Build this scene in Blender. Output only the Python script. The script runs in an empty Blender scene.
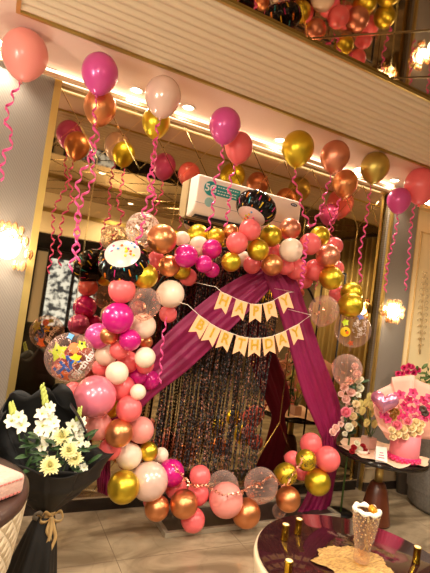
import bpy, math, random
import numpy as np
from mathutils import Vector, Matrix
random.seed(7)
PI = math.pi
C = bpy.context.scene.collection
S = bpy.context.scene

# ------------------------------------------------------------------ camera, world, exposure
F_PX, W_PX, H_PX = 443.0, 430.0, 573.0
YAW, PITCH, ROLL, CAM_H = math.radians(26.057), math.radians(2.70), math.radians(7.6635), 1.45
fwd = Vector((math.sin(YAW)*math.cos(PITCH), math.cos(YAW)*math.cos(PITCH), math.sin(PITCH)))
rt0 = Vector((math.cos(YAW), -math.sin(YAW), 0)); up0 = rt0.cross(fwd)
RT = math.cos(ROLL)*rt0 + math.sin(ROLL)*up0
UP = -math.sin(ROLL)*rt0 + math.cos(ROLL)*up0
cam = bpy.data.cameras.new('camera'); camo = bpy.data.objects.new('camera', cam); C.objects.link(camo)
M4 = Matrix((RT, UP, -fwd)).transposed().to_4x4(); M4.translation = (0, 0, CAM_H)
camo.matrix_world = M4
cam.sensor_fit = 'HORIZONTAL'; cam.sensor_width = 36.0; cam.lens = F_PX/W_PX*36.0
cam.clip_start = 0.05; cam.clip_end = 60
S.camera = camo
w = bpy.data.worlds.new('world'); S.world = w; w.use_nodes = True
w.node_tree.nodes['Background'].inputs[0].default_value = (1.0, 0.72, 0.45, 1)
w.node_tree.nodes['Background'].inputs[1].default_value = 0.10
S.view_settings.view_transform = 'Standard'; S.view_settings.look = 'None'
S.view_settings.gamma = 1.0; S.view_settings.use_curve_mapping = False
S.view_settings.exposure = 0.08
WARM = (1.0, 0.885, 0.735)
DOWN_W, ROOM_W, COVE_E, SCONCE_W, FILL_GLOBE_W = 20.0, 100.0, 2.3, 6.0, 76.0
CEIL, MCEIL, WALL_Y = 2.80, 2.808, 3.03

def ray(x, y): return fwd + RT*((x-W_PX/2)/F_PX) - UP*((y-H_PX/2)/F_PX)
CAM = Vector((0, 0, CAM_H))
def at(x, y, Y):                      # the point of a sight line at distance Y towards the mirror wall
    d = ray(x, y); return CAM + d*(Y/d.y)
def pz(x, y, z):                      # the point of a sight line at height z
    d = ray(x, y); return CAM + d*((z-CAM_H)/d.z)

# ------------------------------------------------------------------ materials
def lin(c):
    return tuple((v/255/12.92 if v/255 <= .04045 else ((v/255+.055)/1.055)**2.4) for v in c)
def mat(name, rgb, rough=.5, metal=0., **k):
    m = bpy.data.materials.new(name); m.use_nodes = True
    b = m.node_tree.nodes['Principled BSDF']
    b.inputs['Base Color'].default_value = (*lin(rgb), 1)
    b.inputs['Roughness'].default_value = rough; b.inputs['Metallic'].default_value = metal
    for n, v in k.items(): b.inputs[n.replace('_', ' ')].default_value = v
    return m
def noisy(name, rgb1, rgb2, scale=8, rough=.5, metal=0., bump=0., detail=4, stretch=(1,1,1), lo=.35, hi=.65, dist=0., **k):
    m = mat(name, rgb1, rough, metal, **k); nt = m.node_tree; b = nt.nodes['Principled BSDF']
    tc = nt.nodes.new('ShaderNodeTexCoord'); mp = nt.nodes.new('ShaderNodeMapping'); mp.inputs['Scale'].default_value = stretch
    n = nt.nodes.new('ShaderNodeTexNoise'); n.inputs['Scale'].default_value = scale; n.inputs['Detail'].default_value = detail
    n.inputs['Distortion'].default_value = dist
    r = nt.nodes.new('ShaderNodeValToRGB'); r.color_ramp.elements[0].position = lo; r.color_ramp.elements[1].position = hi
    r.color_ramp.elements[0].color = (*lin(rgb1), 1); r.color_ramp.elements[1].color = (*lin(rgb2), 1)
    nt.links.new(tc.outputs['Object'], mp.inputs[0]); nt.links.new(mp.outputs[0], n.inputs[0])
    nt.links.new(n.outputs[0], r.inputs[0]); nt.links.new(r.outputs[0], b.inputs['Base Color'])
    if bump:
        bp = nt.nodes.new('ShaderNodeBump'); bp.inputs['Strength'].default_value = bump; bp.inputs['Distance'].default_value = .01
        nt.links.new(n.outputs[0], bp.inputs['Height']); nt.links.new(bp.outputs[0], b.inputs['Normal'])
    return m
def emit(name, rgb, s):
    m = bpy.data.materials.new(name); m.use_nodes = True; nt = m.node_tree
    b = nt.nodes['Principled BSDF']; b.inputs['Base Color'].default_value = (*rgb, 1)
    b.inputs['Emission Color'].default_value = (*rgb, 1); b.inputs['Emission Strength'].default_value = s
    return m
def clear(name, tint, base=.06, edge=.55, rgb=(255,255,255), dots=None):
    """thin film: mostly see-through, more reflective towards its rim; dots = (colour, scale, threshold)"""
    m = bpy.data.materials.new(name); m.use_nodes = True; nt = m.node_tree; nt.nodes.remove(nt.nodes['Principled BSDF'])
    out = nt.nodes['Material Output']
    tr = nt.nodes.new('ShaderNodeBsdfTransparent'); tr.inputs[0].default_value = (*lin(tint), 1)
    gl = nt.nodes.new('ShaderNodeBsdfPrincipled'); gl.inputs['Base Color'].default_value = (*lin(rgb), 1); gl.inputs['Roughness'].default_value = .08
    lw = nt.nodes.new('ShaderNodeLayerWeight'); lw.inputs[0].default_value = .35
    mr = nt.nodes.new('ShaderNodeMapRange'); mr.inputs[3].default_value = base; mr.inputs[4].default_value = edge
    nt.links.new(lw.outputs['Facing'], mr.inputs[0])
    mx = nt.nodes.new('ShaderNodeMixShader'); nt.links.new(mr.outputs[0], mx.inputs[0])
    nt.links.new(tr.outputs[0], mx.inputs[1]); nt.links.new(gl.outputs[0], mx.inputs[2])
    nt.links.new(mx.outputs[0], out.inputs[0])
    return m

GOLD = mat('gold_chrome', (222,194,58), .34, .92)
COPPER = mat('copper_chrome', (226,150,98), .34, .92)
ROSEGOLD = mat('rose_gold_chrome', (226,148,118), .36, .9)
OLIVE = mat('dull_gold_chrome', (200,176,92), .38, .9)
CORAL = mat('coral_pink_latex', (238,106,108), .30, 0, Subsurface_Weight=.1, Subsurface_Radius=(.05,.02,.02))
PALE = mat('pale_pink_latex', (238,150,140), .28)
PEARL = mat('pearl_pink_latex', (236,126,146), .24, .2, Coat_Weight=.5)
CREAM = mat('cream_latex', (245,220,195), .30)
PEARLW = mat('pearl_white_latex', (235,200,185), .22, .15, Coat_Weight=.5)
MAG = mat('magenta_latex', (206,24,128), .24, .15, Coat_Weight=.5)
LILAC = mat('lilac_pearl_latex', (212,78,152), .28, .15, Coat_Weight=.4)
CLEAR = clear('clear_latex', (250,238,232), .06, .42, (255,222,210))
CONF = {'silver': mat('silver_confetti', (236,230,214), .35, .5), 'rose': mat('rose_confetti', (235,170,140), .25, .8)}

# ------------------------------------------------------------------ mesh helpers
class MB:
    def __init__(s): s.v = []; s.f = []; s.m = []
    def add(s, vs, fs, mi=0):
        o = len(s.v); s.v += [tuple(v) for v in vs]; s.f += [tuple(o+i for i in f) for f in fs]; s.m += [mi]*len(fs)
    def box(s, a, b, mi=0):
        x0,y0,z0 = a; x1,y1,z1 = b
        s.add([(x0,y0,z0),(x1,y0,z0),(x1,y1,z0),(x0,y1,z0),(x0,y0,z1),(x1,y0,z1),(x1,y1,z1),(x0,y1,z1)],
              [(0,3,2,1),(4,5,6,7),(0,1,5,4),(1,2,6,5),(2,3,7,6),(3,0,4,7)], mi)
    def obox(s, c, ax, ay, az, mi=0):
        c = Vector(c); vs = []
        for k in (-1,1):
            for j, i in ((-1,-1),(-1,1),(1,1),(1,-1)): vs.append(c+ax*i+ay*j+az*k)
        s.add(vs, [(0,3,2,1),(4,5,6,7),(0,1,5,4),(1,2,6,5),(2,3,7,6),(3,0,4,7)], mi)
    def grid(s, P, mi=0, wrap=False):
        n, k = len(P), len(P[0]); vs = [p for row in P for p in row]; fs = []
        for i in range(n-1):
            for j in range(k if wrap else k-1): j2 = (j+1) % k; fs.append((i*k+j, i*k+j2, (i+1)*k+j2, (i+1)*k+j))
        s.add(vs, fs, mi)
    def lathe(s, prof, c=(0,0,0), n=24, mi=0, axis=None, cap=True):
        c = Vector(c); R = Matrix.Identity(3) if axis is None else Vector(axis).to_track_quat('Z','Y').to_matrix()
        P = [[c + R @ Vector((r*math.cos(2*PI*j/n), r*math.sin(2*PI*j/n), z)) for j in range(n)] for r, z in prof]
        o = len(s.v); s.grid(P, mi, True)
        if cap:
            if prof[0][0] > 1e-4: s.f.append(tuple(o+j for j in reversed(range(n)))); s.m.append(mi)
            if prof[-1][0] > 1e-4: s.f.append(tuple(o+(len(prof)-1)*n+j for j in range(n))); s.m.append(mi)
    def ball(s, c, r, n=12, mi=0, sc=(1,1,1)):
        c = Vector(c); k = max(4, n//2)
        P = [[c+Vector((r*sc[0]*math.sin(PI*i/k)*math.cos(2*PI*j/n), r*sc[1]*math.sin(PI*i/k)*math.sin(2*PI*j/n), r*sc[2]*math.cos(PI*i/k))) for j in range(n)] for i in range(k+1)]
        s.grid(P, mi, True)
    def tube(s, pts, r, n=8, mi=0):
        pts = [Vector(p) for p in pts]; P = []
        for i, p in enumerate(pts):
            t = (pts[min(i+1,len(pts)-1)]-pts[max(i-1,0)]).normalized()
            a = t.cross(Vector((.31,.9,.2))).normalized(); b = t.cross(a); q = r[i] if isinstance(r,(list,tuple)) else r
            P.append([p+a*q*math.cos(2*PI*j/n)+b*q*math.sin(2*PI*j/n) for j in range(n)])
        o = len(s.v); s.grid(P, mi, True)
        s.f.append(tuple(o+j for j in reversed(range(n)))); s.m.append(mi)
        s.f.append(tuple(o+(len(P)-1)*n+j for j in range(n))); s.m.append(mi)
    def petal(s, o, out, up, L, wd, curl=.6, tilt=.5, mi=0, n=4):
        """a curved petal from o, leaning between up and out"""
        o = Vector(o); out = Vector(out).normalized(); up = Vector(up).normalized(); sd = out.cross(up).normalized(); P = []; p = o.copy()
        for i in range(n+1):
            t = i/n; a = tilt*PI/2 - curl*t
            wv = wd*(.25+.75*math.sin(PI*min(1,.12+t*.83)))*(.35 if i == n else 1)
            nrm = (up*math.cos(a+PI/2)*-1 + out*math.sin(a+PI/2)*-1)
            P.append([p-sd*wv+up*wv*.25, p.copy(), p+sd*wv+up*wv*.25])
            p = p + (out*math.cos(a)+up*math.sin(a))*(L/n)
        s.grid(P, mi)
    def build(s, name, mats, parent=None, smooth=True, thick=0., sub=0, bev=0.):
        me = bpy.data.meshes.new(name); off = Vector((0,0,0)); q = parent
        while q is not None: off += q.location; q = q.parent
        me.from_pydata([tuple(Vector(v)-off) for v in s.v], [], s.f)
        for m in (mats if isinstance(mats, (list,tuple)) else [mats]): me.materials.append(m)
        if any(s.m): me.polygons.foreach_set('material_index', s.m)
        me.polygons.foreach_set('use_smooth', [smooth]*len(me.polygons)); me.update()
        o = bpy.data.objects.new(name, me); C.objects.link(o)
        if parent is not None: o.parent = parent
        if thick: d = o.modifiers.new('solid','SOLIDIFY'); d.thickness = thick; d.offset = 0
        if bev: d = o.modifiers.new('bevel','BEVEL'); d.width = bev; d.segments = 3; d.limit_method = 'ANGLE'
        if sub: d = o.modifiers.new('sub','SUBSURF'); d.levels = sub; d.render_levels = sub
        return o
def tag(o, label, cat, group=None, kind=None):
    o['label'] = label; o['category'] = cat
    if group: o['group'] = group
    if kind: o['kind'] = kind
    return o
def thing(name, label, cat, loc, group=None):
    o = bpy.data.objects.new(name, None); C.objects.link(o); o.location = loc; o.empty_display_size = .1
    return tag(o, label, cat, group)
def struct(name, mb, m, smooth=False, parent=None, **k):
    o = mb.build(name, m, parent, smooth, **k); o['kind'] = 'structure'; return o
def text_mesh(t, size, depth=.0):
    cu = bpy.data.curves.new('lettering','FONT'); cu.body = t; cu.size = size; cu.extrude = depth; cu.align_x = 'CENTER'; cu.align_y = 'CENTER'; cu.resolution_u = 3
    cu.offset = size*.03
    o = bpy.data.objects.new('lettering', cu); C.objects.link(o); bpy.context.view_layer.update()
    me = bpy.data.meshes.new_from_object(o.evaluated_get(bpy.context.evaluated_depsgraph_get()))
    vs = [v.co.copy() for v in me.vertices]; fs = [tuple(p.vertices) for p in me.polygons]
    bpy.data.objects.remove(o); bpy.data.meshes.remove(me); bpy.data.curves.remove(cu)
    return vs, fs
def spline(P, n):
    P = [np.array(p, float) for p in P]; out = []
    Q = [2*P[0]-P[1]] + P + [2*P[-1]-P[-2]]; k = len(P)-1
    for i in range(n+1):
        u = i/n*k; j = min(int(u), k-1); t = u-j; a,b,c,d = Q[j:j+4]
        out.append(.5*((2*b)+(-a+c)*t+(2*a-5*b+4*c-d)*t*t+(-a+3*b-3*c+d)*t**3))
    return out

# ------------------------------------------------------------------ structure
XL, XR = 0.19, 3.12           # mirror wall between the two papered pillars
GOLDTRIM = mat('gold_trim', (196,170,100), .35, .8)
def marble():
    m = noisy('floor_marble', (122,105,82), (182,162,132), 1.5, .2, 0, detail=8, stretch=(1,2.4,1), lo=.36, hi=.64, dist=1.6)
    nt = m.node_tree; b = nt.nodes['Principled BSDF']; src = b.inputs['Base Color'].links[0].from_socket
    tc = nt.nodes.new('ShaderNodeTexCoord')
    br = nt.nodes.new('ShaderNodeTexBrick'); br.offset = 0; br.inputs['Scale'].default_value = 1.0; br.inputs['Mortar Size'].default_value = .002
    br.inputs['Brick Width'].default_value = .8; br.inputs['Row Height'].default_value = .8
    nt.links.new(tc.outputs['Object'], br.inputs[0])
    wv = nt.nodes.new('ShaderNodeTexNoise'); wv.inputs['Scale'].default_value = 3.2; wv.inputs['Detail'].default_value = 9; wv.inputs['Distortion'].default_value = .8
    nt.links.new(tc.outputs['Object'], wv.inputs[0])
    rp = nt.nodes.new('ShaderNodeValToRGB'); e = rp.color_ramp.elements; e[0].position = .47; e[1].position = .53
    e[0].color = (0,0,0,1); e[1].color = (0,0,0,1); q = e.new(.5); q.color = (1,1,1,1)
    nt.links.new(wv.outputs[0], rp.inputs[0])
    m1 = nt.nodes.new('ShaderNodeMixRGB'); m1.inputs[2].default_value = (*lin((84,66,50)),1)
    sc = nt.nodes.new('ShaderNodeMath'); sc.operation = 'MULTIPLY'; sc.inputs[1].default_value = .14
    nt.links.new(rp.outputs[0], sc.inputs[0]); nt.links.new(sc.outputs[0], m1.inputs[0]); nt.links.new(src, m1.inputs[1])
    m2 = nt.nodes.new('ShaderNodeMixRGB'); m2.inputs[2].default_value = (*lin((112,96,78)),1)
    nt.links.new(br.outputs['Fac'], m2.inputs[0]); nt.links.new(m1.outputs[0], m2.inputs[1]); nt.links.new(m2.outputs[0], b.inputs['Base Color'])
    return m
b = MB(); b.box((-2,-2.6,-.1),(5,3.2,0)); struct('floor', b, marble())
PLASTER = mat('warm_white_plaster', (228,198,182), .6)
b = MB(); b.box((-2,2.47,CEIL),(5,3.2,CEIL+.15)); b.box((-2,1.76,CEIL),(-.10,2.47,CEIL+.15)); struct('ceiling', b, PLASTER)
# fluted soffit
b = MB(); n = 11; w0 = (2.455-1.775)/n; P = []
for i in range(n*8+1):
    t = i/8; y = 1.775+t*w0; fr = t-math.floor(t); z = CEIL+.012 - .020*math.sin(PI*min(fr,1))**.7 if fr > 0 else CEIL+.012
    P.append([(-.085,y,z),(5,y,z)])
b.grid(P); b.box((-.085,1.775,CEIL+.02),(5,2.455,CEIL+.06))
struct('ceiling_fluted_soffit', b, mat('fluted_cream_panel', (212,192,160), .5), smooth=True)
b = MB(); b.box((-.105,2.455,CEIL-.012),(5,2.472,CEIL+.03)); b.box((-.105,1.76,CEIL-.008),(5,1.775,CEIL+.05)); b.box((-.105,1.775,CEIL-.012),(-.085,2.455,CEIL+.03))
struct('trim_1', b, GOLDTRIM)
MIRROR = mat('bronze_mirror', (190,174,142), .02, 1.0)
DARKMIR = mat('smoked_mirror', (176,156,132), .03, 1.0)
b = MB(); b.box((-2,-.92,MCEIL),(5,1.76,MCEIL+.1)); struct('ceiling_mirror', b, DARKMIR)
b = MB()                                            # thin bevel joints of the mirrored ceiling, on the diagonal
for k in range(-4, 9):
    c0 = 2.30+k*.56
    for sgn in (1,-1):
        # line x*sgn... through (c,0.9)
        pts = []
        for y in (-.9, 1.75):
            pts.append(Vector(((c0 + sgn*(y-1.2)), y, MCEIL-.002)))
        d = (pts[1]-pts[0]); L = d.length/2; d.normalize(); s = Vector((-d.y,d.x,0))
        b.obox((pts[0]+pts[1])/2, d*L, s*.004, Vector((0,0,.0025)))
struct('trim_2', b, mat('mirror_bevel', (214,196,160), .08, 1.0))
# mirror wall
b = MB(); b.box((XL,WALL_Y,.0),(XR+.06,WALL_Y+.1,2.74)); struct('wall_back', b, MIRROR)
def bar2(b, p, q, wd=.004, y=WALL_Y-.002):
    p = Vector((p[0],y,p[1])); q = Vector((q[0],y,q[1])); d = q-p; L = d.length/2; d.normalize(); s = Vector((-d.z,0,d.x))
    b.obox((p+q)/2, d*L, s*wd, Vector((0,.0025,0)))
b = MB(); npan = 5; pw = (XR-XL)/npan
for i in range(npan):
    x0 = XL+i*pw; xm = x0+pw/2; x1 = x0+pw
    bar2(b,(x0,2.73),(xm,2.34)); bar2(b,(xm,2.34),(x1,2.73)); bar2(b,(xm,2.34),(xm,.58))
    bar2(b,(x0,2.34),(xm,2.73)); bar2(b,(xm,2.73),(x1,2.34))
    bar2(b,(xm,.58),(x0,.10)); bar2(b,(xm,.58),(x1,.10))
struct('trim_3', b, mat('mirror_joint', (205,185,140), .12, 1.0))
b = MB(); b.box((XL,2.985,0),(XR,WALL_Y-.003,.085)); struct('baseboard_back', b, mat('black_skirting', (38,30,26), .2))
b = MB(); b.box((XL,2.975,.085),(XR,WALL_Y-.003,.097)); struct('trim_4', b, mat('brushed_steel', (215,205,190), .25, 1))
b = MB(); b.box((XL-.042,2.955,0),(XL,3.02,2.74)); b.box((XR+.032,2.957,0),(XR+.056,2.985,2.74)); struct('trim_5', b, GOLDTRIM)
def paper(name, a, c, sc):
    m = mat(name, a, .6); nt = m.node_tree; bs = nt.nodes['Principled BSDF']
    tc = nt.nodes.new('ShaderNodeTexCoord'); mp = nt.nodes.new('ShaderNodeMapping'); mp.inputs['Rotation'].default_value = (0,PI/5,0)
    wv = nt.nodes.new('ShaderNodeTexWave'); wv.inputs['Scale'].default_value = sc; wv.inputs['Distortion'].default_value = 3; wv.inputs['Detail'].default_value = 3
    r = nt.nodes.new('ShaderNodeValToRGB'); r.color_ramp.elements[0].color = (*lin(a),1); r.color_ramp.elements[1].color = (*lin(c),1)
    nt.links.new(tc.outputs['Object'], mp.inputs[0]); nt.links.new(mp.outputs[0], wv.inputs[0]); nt.links.new(wv.outputs[0], r.inputs[0]); nt.links.new(r.outputs[0], bs.inputs['Base Color'])
    return m
PAPER = paper('grey_wallpaper', (116,107,95), (130,121,108), 24)
b = MB(); b.box((-2,2.965,0),(XL-.042,3.12,CEIL)); struct('wall_left', b, PAPER)
b = MB(); b.box((XR+.05,2.965,0),(3.50,3.12,CEIL-.06)); struct('wall_right', b, PAPER)
CREAMW = noisy('cream_wall', (242,220,168), (246,226,176), 3, .55)
b = MB(); b.box((3.50,3.0,0),(5,3.12,CEIL)); struct('wall_right_cream', b, CREAMW)
b = MB(); b.box((3.50,2.98,0),(3.53,3.0,2.66)); b.box((3.50,2.93,2.66),(5,3.0,2.70))
b.box((3.60,2.985,1.0),(3.612,3.0,2.45)); b.box((3.60,2.985,2.44),(4.6,3.0,2.452)); b.box((3.60,2.985,1.0),(4.6,3.0,1.012))
struct('trim_6', b, mat('cream_moulding', (216,182,120), .45))
b = MB(); b.box((3.17,2.935,.0),(4.9,2.965,.075)); b.box((3.17,2.94,.075),(4.9,2.965,.20),1); struct('baseboard_right', b, [mat('dark_skirting', (58,48,42), .3), mat('cream_skirting', (190,168,132), .45)])
# cove light along the top of mirror and pillars
b = MB(); b.box((-2,2.945,2.745),(XR,2.985,2.785)); ct = tag(b.build('cove_light', emit('cove_glow', (1,.84,.62), COVE_E), smooth=False), 'long warm glowing strip of light along the top of the mirrored wall', 'light')
b = MB(); b.box((3.5,2.95,2.715),(4.9,2.99,2.75)); tag(b.build('cove_light', emit('cove_glow_right', (1,.80,.50), COVE_E*9), smooth=False), 'short warm glowing strip of light at the top of the cream wall', 'light')
b = MB(); b.box((-2,2.93,2.735),(XR+.05,2.95,2.76)); b.box((-2,2.985,2.74),(XR+.05,3.03,2.80)); struct('trim_7', b, mat('cove_lip', (230,205,165), .4))
# rest of the room, seen in the mirrors
DARKW = mat('dark_brown_panelling', (46,36,30), .5)
b = MB(); b.box((-2,-2.7,0),(5,-2.6,3)); struct('wall_rear', b, DARKW)
b = MB(); b.box((-2.1,-2.6,0),(-2,3.2,3)); struct('wall_far_left', b, mat('taupe_wall', (110,92,74), .6))
b = MB(); b.box((4.9,-2.6,0),(5,3.0,3)); struct('wall_far_right', b, mat('taupe_wall_right', (120,100,76), .6))
b = MB(); b.box((-2,-1.06,2.22),(4.9,-.92,2.95)); struct('wall_bulkhead', b, mat('cream_bulkhead', (244,222,180), .6))
b = MB(); b.box((-2,-.92,2.52),(4.9,-.90,2.58)); struct('trim_8', b, GOLDTRIM)
b = MB(); b.box((-2,-2.6,2.6),(4.9,-1.06,2.7)); struct('ceiling_lobby', b, mat('lobby_ceiling', (90,76,62), .6))
FRAME = mat('black_door_frame', (22,19,18), .3)
b = MB()
for x in (.52,.76,1.22,1.72,2.2): b.box((x,-2.6,0),(x+.06,-2.5,2.15))
b.box((.52,-2.6,2.1),(2.26,-2.5,2.2)); b.box((.52,-2.6,.55),(2.26,-2.5,.72)); struct('door_1', b, FRAME)
b = MB(); b.box((.82,-2.595,.72),(1.72,-2.56,1.95))
def street():
    m = bpy.data.materials.new('street_daylight'); m.use_nodes = True; nt = m.node_tree; bs = nt.nodes['Principled BSDF']
    n = nt.nodes.new('ShaderNodeTexNoise'); n.inputs['Scale'].default_value = 9; n.inputs['Detail'].default_value = 5
    tc = nt.nodes.new('ShaderNodeTexCoord'); nt.links.new(tc.outputs['Object'], n.inputs[0])
    r = nt.nodes.new('ShaderNodeValToRGB'); r.color_ramp.elements[0].position = .42; r.color_ramp.elements[1].position = .56
    r.color_ramp.elements[0].color = (.03,.04,.06,1); r.color_ramp.elements[1].color = (.75,.82,.95,1)
    nt.links.new(n.outputs[0], r.inputs[0]); nt.links.new(r.outputs[0], bs.inputs['Emission Color']); bs.inputs['Emission Strength'].default_value = 2.2
    bs.inputs['Base Color'].default_value = (.05,.05,.06,1)
    return m
struct('window_1', b, street())
b = MB(); b.box((.58,-2.595,.75),(.76,-2.56,2.05)); struct('window_2', b, emit('lit_side_pane', (.55,.42,.26), .35))
b = MB(); P = []                                     # gold folded curtain on the far right wall
for i in range(121):
    t = i/120; y = .05+1.75*t; x = 4.84-.035*math.sin(t*2*PI*15)-.015*math.sin(t*41)
    P.append([(x,y,.03),(x,y,1.4),(x,y,CEIL-.02)])
b.grid(P); tag(b.build('window_curtain', mat('gold_curtain_cloth', (176,150,92), .45, .3), thick=.004), 'gold pleated curtain reflected in the mirror beside the right pillar', 'curtain')

# ------------------------------------------------------------------ lamps
RIM = mat('white_lamp_rim', (245,235,220), .4)
def spot(loc, W, size, blend=.6, r=.03, col=WARM):
    l = bpy.data.lights.new('lamp','SPOT'); l.energy = W; l.color = col; l.spot_size = size; l.spot_blend = blend; l.shadow_soft_size = r
    o = bpy.data.objects.new('lamp', l); C.objects.link(o); o.location = loc; return o
def point(loc, W, r, col=WARM):
    l = bpy.data.lights.new('lamp','POINT'); l.energy = W; l.color = col; l.shadow_soft_size = r
    o = bpy.data.objects.new('lamp', l); C.objects.link(o); o.location = loc; return o
DISC = emit('downlight_glow', (1,.82,.56), 28)
def downlight(p, label, W, size=math.radians(120), group='recessed ceiling downlights'):
    t = thing('ceiling_downlight', label, 'ceiling light', p, group); z = p[2]
    b = MB(); b.lathe([(.036,0),(.05,0),(.05,-.006),(.036,-.004)], p, 24, cap=False); b.build('rim', RIM, t)
    b = MB(); b.lathe([(.001,-.002),(.036,-.002)], p, 24, cap=False); b.build('diffuser', DISC, t)
    l = spot((p[0],p[1],z-.02), W, size); l.parent = t; l.location = (0,0,-.02)
for x, y, lb in ((-.18,2.87,'recessed downlight above the left pillar, half hidden by the pale pink balloon'),
              (.64,2.87,'recessed downlight between the lilac and the white ceiling balloons'),
              (1.01,2.86,'recessed downlight just right of the white ceiling balloon'),
              (1.79,2.87,'recessed downlight left of the gold ceiling balloon'),
              (2.64,2.90,'recessed downlight between the rose gold and the dull gold ceiling balloons'),
              (3.05,2.88,'recessed downlight above the right pillar, nearest the far right corner')):
    downlight((x,y,CEIL), lb, DOWN_W)
for i, (x, y) in enumerate(((-.6,1.0),(.9,.9),(2.4,1.0),(3.9,.9),(-.2,-.3),(1.6,-.4),(3.3,-.3))):
    downlight((x,y,MCEIL), 'recessed downlight in the mirrored ceiling over the middle of the room', ROOM_W, math.radians(150), 'downlights in the mirrored ceiling')
AMBER = mat('amber_crystal', (240,190,130), .08, 0, Transmission_Weight=.6, IOR=1.5)
BULB = emit('crystal_bulb_glow', (1,.86,.66), 26)
def sconce(px, py, label, r, W):
    c = at(px, py, 2.84); t = thing('wall_sconce', label, 'wall lamp', (c.x, 2.965, c.z), 'crystal wall sconces')
    b = MB(); b.lathe([(.05,0),(.05,.012),(.012,.016),(.012,2.965-c.y)], (c.x,2.964,c.z), 20, axis=(0,-1,0)); b.build('backplate', GOLDTRIM, t)
    b = MB(); b.ball(c, r*.55, 20, 0, (1,1,1.2)); b.build('bulb', BULB, t)
    for k in range(26):
        row = k % 4; a = k*2.399; zz = (-.85+.56*row)*r; rr = r*1.05*math.sqrt(max(.25,1-(zz/r)**2*.6))
        p = c+Vector((rr*math.cos(a), rr*math.sin(a)*.75, zz)); b = MB()
        b.lathe([(.001,.030),(.014,.016),(.017,0),(.012,-.018),(.001,-.034)], p, 6); b.build('crystal', AMBER, t, smooth=False)
    l = point(c+Vector((0,-r*1.35,-.02)), W, .06); l.parent = t; l.location = c+Vector((0,-r*1.35,-.02))-t.location
sconce(8, 245, 'glowing crystal wall sconce on the grey pillar at the left', .125, SCONCE_W)
sconce(393, 311, 'glowing crystal wall sconce on the grey pillar at the right', .095, SCONCE_W*.7)

GLOBE = emit('fill_globe_glow', (1,.84,.62), 7)
def globe(p, label):  # added fill lamp, out of view and out of the mirrors, brightens the room
    p = Vector(p); t = thing('fill_globe_lamp', label, 'lamp', (p.x,p.y,MCEIL))
    b = MB(); b.ball(p, .15, 24); b.build('globe', GLOBE, t)
    b = MB(); b.tube([(p.x,p.y,MCEIL),(p.x,p.y,p.z+.14)], .006); b.build('cord', BULBC, t)
    l = point(p+Vector((0,0,-.30)), FILL_GLOBE_W, .16); l.parent = t; l.location = p+Vector((0,0,-.30))-t.location
BULBC = mat('brass_rod', (180,140,70), .3, 1)
globe((-.75,-.35,2.15), 'glowing globe fill lamp added unseen in the room behind the viewer, left')
globe((-1.3,1.15,2.2), 'glowing globe fill lamp added unseen left of the left grey pillar')
# ------------------------------------------------------------------ air conditioner
FY = 2.875; p0 = at(200,175,FY); p1 = at(302,201,FY); zt = (p0.z+p1.z)/2; xl = at(198,180,FY).x; xr = p1.x; hh = .29
AW = mat('white_plastic', (240,228,212), .35)
t = thing('air_conditioner', 'white wall mounted split air conditioner behind the arch with teal sticker', 'air conditioner', (xl,2.95,zt-hh))
b = MB(); prof = [(3.02,0),(FY,0),(FY,-hh*.72),(FY+.03,-hh*.92),(FY+.08,-hh),(3.02,-hh)]
b.add([(x,y,zt+z) for x in (xl,xr) for y,z in prof], [(0,1,2,3,4,5),(11,10,9,8,7,6)]+[(i,i+6,(i+1)%6+6,(i+1)%6) for i in range(6)]); b.build('housing', AW, t, smooth=False, bev=.012)
b = MB(); b.box((xl+.03,FY+.045,zt-hh-.004),(xr-.03,FY+.10,zt-hh+.012)); b.build('air_louver', mat('dark_louver', (40,36,32), .4), t, smooth=False)
b = MB(); b.box((xl+.0,FY-.003,zt-hh*.70),(xr,FY,zt-hh*.69)); b.build('panel_seam', mat('grey_seam', (150,140,128), .5), t, smooth=False)
TEAL = mat('teal_sticker', (32,150,150), .4)
b = MB(); xs = xl+.075; b.box((xs,FY-.006,zt-.125),(xs+.27,FY-.0035,zt-.045)); b.lathe([(.001,.0),(.052,.0),(.052,.004)], (xs+.03,FY-.0035,zt-.085), 28, axis=(0,-1,0)); st = b.build('sticker', TEAL, t, smooth=False)
vs, fs = text_mesh('5G', .075); b = MB(); b.add([(xs+.03+v.x,FY-.0085,zt-.085+v.y) for v in vs], fs)
for k, (a, z) in enumerate(((.20,.062),(.17,.088),(.18,.108))):
    x = xs+.085
    while x < xs+.085+a*.85: L = random.uniform(.008,.02); b.box((x,FY-.0075,zt-z-.0035),(x+L,FY-.0065,zt-z+.0035)); x += L+.008
b.build('sticker_print', mat('white_print', (235,240,235), .5), st, smooth=False)
b = MB(); b.lathe([(.001,.0),(.034,.0),(.034,.003)], (xs+.03,FY-.0035,zt-.185), 20, axis=(0,-1,0)); b.build('round_badge', mat('pale_teal_badge', (150,195,190), .4), t, smooth=False)
b = MB(); c0 = Vector((xr-.075,FY-.003,zt-.04)); b.add([c0+Vector((.032*math.cos(a),-.002,.013*math.sin(a))) for a in [2*PI*i/24 for i in range(24)]], [tuple(range(24))]); bd = b.build('brand_badge', mat('navy_badge', (24,30,60), .3), t, smooth=False)
b = MB()
for k in range(5): b.box((c0.x-.020+k*.0085,c0.y-.0035,c0.z-.004),(c0.x-.015+k*.0085,c0.y-.0025,c0.z+.004+.002*(k%2)))
b.build('badge_print', mat('silver_print', (220,220,225), .4), bd, smooth=False)

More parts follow.
